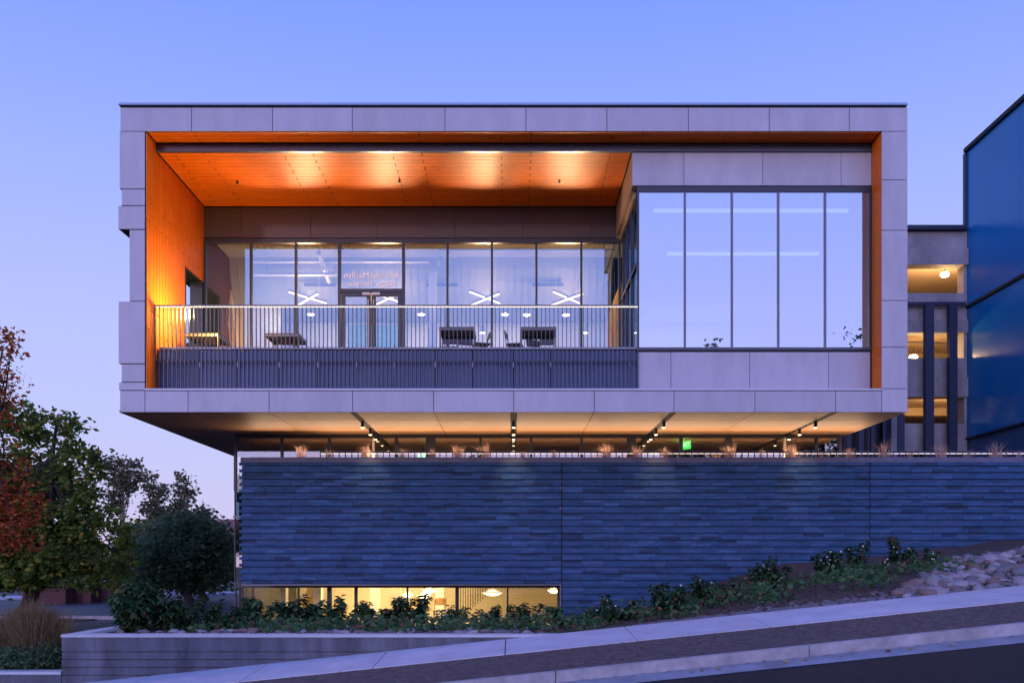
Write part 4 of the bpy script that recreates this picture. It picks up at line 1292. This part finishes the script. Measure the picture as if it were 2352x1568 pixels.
# low backdrop hedge so the far street closes
V, _ = leaf_cloud([(lerp(-60, -22, i / 14), 72 + 3 * math.sin(i), EYE - .3 + .6 * math.sin(i * 2.1), 2.6, 1.6, 1.9) for i in range(15)], 12000, .2, 41)
hedge = link('hedge', quadmesh('hedge', V, M_deep))
hedge['kind'] = 'stuff'
hedge['label'] = 'dark hedge closing the far street behind the trees'
# trees across the road, seen only as reflections in the glass
for i, (x, y, h_, lab) in enumerate(((16.2, -25, 19.6, 'tall tree reflected at the foot of the wide bay glass'), (26.8, -25, 20.3, 'tall tree reflected in the last pane of the bay'), (-23, -25, 9.5, 'tree reflected in the glass at the corner of the brick wall'), (-3, -27, 12.0, 'tree reflected in the entry glass behind the guard rail'), (9, -26, 11.0, 'smaller tree reflected in the entry glass before the exit sign'))):
    zb = zg(0, -8) - .2
    k = h_ / 20
    tree('roadside_tree', lab, x, y, [(x, y, zb + h_ - 1.6 * k, .8 * k, .8 * k, 1.5 * k), (x - .8 * k, y, zb + h_ - 3.8 * k, 1.2 * k, 1.2 * k, 1.2 * k), (x + .7 * k, y, zb + h_ - 4.4 * k, 1.6 * k, 1.6 * k, 1.5 * k), (x, y, zb + h_ - 8 * k, 3.2 * k, 3.2 * k, 3 * k), (x, y, zb + h_ - 12 * k, 2.6 * k, 2.6 * k, 2 * k)], 6000, .2, M_deep, .3, 51 + i, csig=.4, zb=zb, group='trees across the road')

# ------------------------------------------------------------------ far street things
H = thing('house', 'small far house with a red gabled roof and pink walls', 'house', (X(515, 85), 85, zleft(0, 85)))
dH = 85
x0, x1 = X(478, dH), X(534, dH)
zr, zeav = Z(1187, dH), Z(1216, dH)
part('wall', MB().box(x0 + .2, x1 - .2, dH, dH + 8, EYE - 2, zeav).hexa([(x1 - .4, dH, zeav), (x1 - .2, dH, zeav), (x1 - .2, dH + 8, zeav), (x1 - .4, dH + 8, zeav), (x1 - .4, dH + 3.9, zr - .1), (x1 - .2, dH + 3.9, zr - .1), (x1 - .2, dH + 4.1, zr - .1), (x1 - .4, dH + 4.1, zr - .1)]), M_house, H)
part('roof', MB().hexa([(x0, dH - .5, zeav - .1), (x1, dH - .5, zeav - .1), (x1, dH + 8.5, zeav - .1), (x0, dH + 8.5, zeav - .1), (x0, dH + 3.9, zr), (x1, dH + 3.9, zr), (x1, dH + 4.1, zr), (x0, dH + 4.1, zr)]), M_roof, H)
for px in (490, 512):
    wf = part('window', MB().box(X(px - 6, dH), X(px + 6, dH), dH - .06, dH - .01, Z(1262, dH), Z(1240, dH)), M_frame, H)
    part('pane', MB().box(X(px - 5, dH), X(px + 5, dH), dH - .09, dH - .061, Z(1261, dH), Z(1241, dH)), M_glassstrip, wf)
for i, (px, w_, lab) in enumerate(((112, 2.2, 'rust-red planter box closest to the big tree trunk'), (175, 2.0, 'rust-red planter box in the middle of three'), (235, 1.9, 'rust-red planter box next to the pale garden wall'))):
    dd = 47 + i
    x = X(px, dd)
    t = thing('planter_box', lab, 'planter', (x, dd, zleft(x, dd)), 'planter boxes by the far pavement')
    part('box', MB().box(-w_ / 2, w_ / 2, -.5, .5, 0, .75).box(-w_ / 2 - .04, w_ / 2 + .04, -.54, .54, .751, .82), M_planter, t, world=False)
    V, _ = leaf_cloud([(0, 0, 1.05, w_ * .5, .5, .4)], 700, .1, 60 + i, csig=.1)
    part('foliage', quadmesh('foliage', V, (M_olive, M_deep, M_green)[i]), None, t, world=False, kind='stuff')
gw = thing('garden_wall', 'pale rendered garden wall across the side street', 'wall', (X(280, 54), 54, zleft(0, 54)))
part('wall_body', MB().box(X(258, 54), X(300, 54), 54, 54.25, EYE - 2.2, Z(1338, 54)), M_house, gw)
part('wall_cap', MB().box(X(257, 54), X(301, 54), 53.96, 54.29, Z(1338, 54), Z(1335.5, 54)), M_concap, gw)
# fallen leaves on the side street
r_ = np.random.default_rng(5)
P = np.column_stack([r_.uniform(-27, -13, 900), r_.uniform(29, 48, 900)])
V = []
for x, y in P:
    z = zleft(x, y) + .05
    a = r_.uniform(0, 6.28)
    s = r_.uniform(.03, .07)
    V.append([(x + s * math.cos(a + q), y + s * math.sin(a + q), z + r_.uniform(0, .02)) for q in (0, 1.57, 3.14, 4.71)])
lit = link('leaf_litter', quadmesh('leaf_litter', np.array(V), M_yleaf))
lit['kind'] = 'stuff'
lit['label'] = 'yellow fallen leaves scattered over the side street'

# ornamental grasses behind the low wall
for i, (px, h_, d, lab) in enumerate(((30, 1.15, 17.3, 'brownish ornamental grass clump at the picture edge above the low wall'), (78, 1.3, 17.0, 'tallest brownish ornamental grass clump above the low wall'), (118, 1.15, 17.2, 'brownish ornamental grass clump next to the concrete planter'))):
    x = X(px, d)
    t = link('ornamental_grass', tuft_mesh(h_ * 1.1, 1100, 1.0, .011, M_olive, 80 + i, 'ornamental_grass'), None, (x, d, EYE - 2.12))
    tag(t, lab, 'ornamental grass', 'ornamental grasses behind the low wall')
def mound(label, px, d, rx, rz, n, sd_, m):
    x = X(px, d)
    t = thing('low_shrub', label, 'shrub', (x, d, EYE - 2.12))
    V, _ = leaf_cloud([(0, 0, rz * .5, rx, .5, rz * .6)], n, .045, sd_, csig=.08, clump=10, shell=.5)
    part('foliage', quadmesh('foliage', V, m), None, t, world=False, kind='stuff')
mound('dark low shrub under the grasses at the picture edge', 20, 16.8, .8, .5, 5000, 91, M_deep)
mound('dark low shrub against the concrete planter corner', 95, 16.8, .5, .55, 4000, 92, M_deep)

# ------------------------------------------------------------------ planting in the bed
def shrub(label, px, d, h_, w_, n, sd_, leaf=.075, m=M_shrub, flowers=0, zb=None):
    x = X(px, d)
    z = zbed(x, d) if zb is None else zb
    t = thing('leafy_shrub', label, 'shrub', (x, d, z), 'leafy shrubs in the planting bed')
    r_ = np.random.default_rng(sd_)
    rr = random.Random(sd_)
    b = MB()
    pts = []
    ns = max(4, int(w_ * 7))
    for k in range(ns):
        ex_, ey = rr.gauss(0, w_ * .30), rr.gauss(0, w_ * .22)
        ez = h_ * rr.uniform(.55, 1.0) * (1 - .25 * abs(ex_) / max(w_, .1))
        base = Vector((ex_ * .35, ey * .35, 0))
        tip = Vector((ex_, ey, ez))
        md = base.lerp(tip, .5) + Vector((ex_ * .1, ey * .1, .06))
        b.tube([base, md, tip], [.012, .009, .004], 4, cap=False)
        pts += [(base.lerp(tip, f), (tip - base)) for f in np.linspace(.25, 1.0, max(3, n // ns))]
    part('stems', b, M_bark, t, world=False)
    V = []
    for p, dv in pts:
        for _ in range(2):
            a = rr.uniform(0, 6.28)
            dn = Vector((math.cos(a), math.sin(a), rr.uniform(-.55, .45))).normalized()
            sd2 = dn.cross(Vector((0, 0, 1))).normalized()
            s = leaf * rr.uniform(.7, 1.35)
            p0 = p + dn * .01
            tip = p0 + dn * s * 1.9 + Vector((0, 0, -s * .35))
            mdp = p0 + dn * s * .9
            V.append([tuple(p0), tuple(mdp + sd2 * s * .45 + Vector((0, 0, .015))), tuple(tip), tuple(mdp - sd2 * s * .45 + Vector((0, 0, .015)))])
    part('foliage', quadmesh('foliage', np.array(V), m), None, t, world=False, kind='stuff')
    if flowers:
        fb = MB()
        for _ in range(flowers):
            p, dv = pts[rr.randrange(len(pts))]
            p = p + Vector((rr.uniform(-.05, .05), -.05, .05))
            fb.lathe([(.001, p.z - .025), (.028, p.z), (.001, p.z + .025)], p.x, p.y, 6)
        part('blossoms', fb, M_flower, t, world=False, kind='stuff')
    return t

SH = [('large leafy shrub at the outer corner of the concrete planter', 305, 18.0, 1.05, 1.15, 330, .085, 0),
      ('broad leafy shrub second from the planter corner', 375, 18.4, .85, 1.0, 220, .075, 0),
      ('low drooping shrub between the planter corner and the lower window', 450, 19.2, .75, 1.3, 240, .075, 0),
      ('low shrub before the dark glass corner of the building', 520, 20.5, .6, .9, 130, .07, 0),
      ('dark shrub in front of the first panes of the lower window', 580, 22.0, 1.05, .95, 200, .085, 0),
      ('low shrub in the lit lower window beside the white column', 660, 22.5, .95, .9, 190, .085, 0),
      ('tall shrub silhouetted against the bright curtain of the lower window', 722, 23.0, 1.25, 1.0, 240, .09, 0),
      ('narrow shrub silhouetted before the second lower window pillar', 778, 23.0, 1.0, .7, 140, .085, 0),
      ('wide shrub silhouetted under the small disc lamp', 870, 23.3, 1.05, 1.3, 240, .085, 0),
      ('bushy shrub silhouetted beside the cafe chairs', 945, 23.3, 1.15, 1.1, 240, .085, 6),
      ('sparse low shrub before the stair', 1040, 23.5, .8, 1.2, 150, .07, 5),
      ('sparse low shrub under the largest disc lamp', 1130, 23.5, .8, 1.2, 150, .07, 5),
      ('sparse shrub at the dark end of the lower window', 1225, 23.3, .95, 1.1, 170, .07, 6),
      ('low shrub right of the lower window where the brick begins', 1310, 20.5, .75, 1.0, 170, .07, 3),
      ('spreading shrub with pale blossoms near the sidewalk joint', 1400, 19.3, .75, 1.1, 190, .07, 8),
      ('spreading green shrub further up the sidewalk', 1520, 19.3, .9, 1.3, 220, .07, 8),
      ('leggy shrub with blossoms before the middle of the wall', 1650, 20.0, .85, 1.2, 170, .065, 8),
      ('leggy shrub before the second wall joint', 1770, 20.5, .95, 1.2, 170, .065, 7),
      ('tall leggy rose shrub beside the last wall joint', 1900, 21.0, .95, .9, 140, .06, 10),
      ('leggy rose shrub right at the last wall joint', 1970, 21.2, 1.0, .8, 120, .06, 8),
      ('leggy blossoming shrub beyond the last wall joint', 2062, 21.2, .95, .7, 110, .06, 8),
      ('small leggy shrub next to the pile of stones', 2120, 20.5, .65, .8, 90, .06, 4)]
for i, (lab, px, d, h_, w_, n, lf, fl) in enumerate(SH):
    shrub(lab, px, d, h_ * (.86 if 4 <= i <= 12 else .84 if i > 12 else 1.08), w_ * (1.0 if i < 13 else (.8, 1.2, 1.0)[i % 3]), int(n * (1.3 if 4 <= i <= 12 else 1.5 if i > 12 else 2.1)), 100 + i, lf * 1.12, flowers=fl)
# ground cover under the shrubs
V, _ = leaf_cloud([(x, 19.0 + 2.2 * ((i * 7) % 3) / 2, zbed(x, 19.5) + .1, .9, 1.3, .12) for i, x in enumerate(np.linspace(-6.3, 9.5, 26))], 9000, .065, 120, csig=.12, clump=8)
gc = link('ground_cover', quadmesh('ground_cover', V, M_shrub))
gc['kind'] = 'stuff'
gc['label'] = 'low green ground cover under the shrubs'

P = np.column_stack([r_.uniform(-7, 12, 3000), 16.2 + np.abs(r_.normal(0, 3.2, 3000))])
V = []
for x, y in P:
    if y > 25: continue
    z = zbed(x, y) + .07
    a, q_ = r_.uniform(0, 6.28), r_.uniform(.02, .045)
    V.append([(x + q_ * math.cos(a + q), y + q_ * math.sin(a + q), z + r_.uniform(0, .03)) for q in (0, 1.57, 3.14, 4.71)])
bl = link('bed_litter', quadmesh('bed_litter', np.array(V), leafmat('dry_litter', (.07, .04, .03), (.22, .13, .08), None, .1)))
bl['kind'] = 'stuff'
bl['label'] = 'dry leaves and wood chips on the planting bed'
# stones
def stone_mesh(seed, m):
    bm = bmesh.new()
    bmesh.ops.create_icosphere(bm, subdivisions=2, radius=1)
    r_ = np.random.default_rng(seed)
    ax = r_.normal(size=(4, 3))
    for v in bm.verts:
        k = 1 + sum(.10 * math.sin(2.2 * v.co.dot(Vector(a)) + i) for i, a in enumerate(ax))
        v.co *= k
    me = bpy.data.meshes.new('stone')
    bm.to_mesh(me)
    bm.free()
    me.materials.append(m)
    me.polygons.foreach_set('use_smooth', [True] * len(me.polygons))
    return me
SM = [stone_mesh(200 + i, M_stones[(0, 0, 1, 2, 1, 0)[i]]) for i in range(6)]
rr = random.Random(9)
st_list = []
def put(x, d, s, lift=0.0):
    st_list.append((s, x, d, zbed(x, d) + s * .25 + lift))
for _ in range(700):                               # pile at the far end of the bed
    x = rr.uniform(7.0, 11.5)
    dmax = 16.2 + (x - 6.7) * 1.3
    d = rr.uniform(16.15, min(dmax, 20.5))
    put(x, d, rr.choice((.035, .05, .06, .08, .12)) * rr.uniform(.8, 1.2), max(0, (d - 16.3)) * .045)
for _ in range(420):                               # edging along the sidewalk
    x = rr.uniform(2.2, 9.5)
    put(x, 16.1 + abs(rr.gauss(0, .28 + (x - 2) * .05)), rr.uniform(.03, .065))
for _ in range(90):                                # inside the concrete planter
    x = rr.uniform(-7.2, 0.3)
    put(x, 16.5 + abs(rr.gauss(0, .8)), rr.uniform(.05, .11), .03)
for _ in range(160):
    x = rr.uniform(-6.5, 0.8)
    put(x, rr.uniform(18, 24), rr.uniform(.05, .12))
st_list.sort(key=lambda q: -q[0] / q[2])
src_v = {}
restV, restF, cnt = [], [], 0
for i, (s, x, d, z) in enumerate(st_list):
    me = SM[rr.randrange(6)]
    if i < 300:
        o = link('stone', me, bed, (x, d, z), rot=(rr.uniform(-.3, .3), rr.uniform(-.3, .3), rr.uniform(0, 6.28)))
        o.scale = (s * rr.uniform(1, 1.45), s * rr.uniform(.8, 1.1), s * rr.uniform(.6, .85))
    else:
        R = Matrix.Rotation(rr.uniform(0, 6.28), 3, 'Z')
        k = (s * rr.uniform(1, 1.4), s, s * rr.uniform(.6, .8))
        b0 = len(restV)
        for v in me.vertices:
            q = R @ Vector((v.co.x * k[0], v.co.y * k[1], v.co.z * k[2]))
            restV.append((x + q.x, d + q.y, z + q.z))
        restF += [tuple(b0 + q for q in p.vertices) for p in me.polygons]
me = bpy.data.meshes.new('small_stones')
me.from_pydata(restV, [], restF)
me.materials.append(M_stones[1])
me.polygons.foreach_set('use_smooth', [True] * len(me.polygons))
o = link('small_stones', me, bed)
o['kind'] = 'stuff'

V = []
for _ in range(2600):
    x, y = r_.uniform(-6, 9), r_.uniform(12.32, 14.28)
    z = zg(x, y) + .006
    a, q_ = r_.uniform(0, 6.28), r_.uniform(.006, .02)
    V.append([(x + q_ * math.cos(a + q), y + q_ * math.sin(a + q), z + r_.uniform(0, .012)) for q in (0, 1.57, 3.14, 4.71)])
for _ in range(160):
    x, y = r_.uniform(-2, 9), 12.14 - abs(r_.normal(0, .09))
    z = zg(x, y) + .012
    a, q_ = r_.uniform(0, 6.28), r_.uniform(.008, .022)
    V.append([(x + q_ * math.cos(a + q), y + q_ * math.sin(a + q), z + r_.uniform(0, .01)) for q in (0, 1.57, 3.14, 4.71)])
vl = link('verge_grit', quadmesh('verge_grit', np.array(V), leafmat('grit', (.06, .045, .04), (.30, .22, .18), None, .05)))
vl['kind'] = 'stuff'
vl['label'] = 'loose grit and leaf bits on the verge and in the gutter'
# a few yellow leaves in the gutter
lm = MB()
lm.hexa([(-.05, 0, 0), (0, -.025, .004), (.05, .0, .012), (0, .03, .006), (-.05, 0, .003), (0, -.025, .007), (.05, 0, .015), (0, .03, .009)])
lme = lm.mesh('fallen_leaf', M_yleaf)
for i, (px, py, s) in enumerate(((1850, 1511, 1.0), (1805, 1517, 1.4), (2040, 1480, 1.5), (2093, 1478, 1.1), (2187, 1468, 1.0), (1611, 1538, 1.1), (1589, 1541, .9), (1650, 1539, 1.1), (1930, 1496, .7))):
    d = 11.95
    x = X(px, d)
    o = link('fallen_leaf', lme, None, (x, d, zg(x, d) + .01), rot=(0, 0, i * 2.1))
    o.scale = (s, s, s * 1.6)
    tag(o, 'curled yellow leaf lying in the gutter, %s from the lower end of the street' % ORD[sorted((1589, 1611, 1650, 1805, 1850, 1930, 2040, 2093, 2187)).index(px)], 'leaf', 'fallen leaves in the gutter')
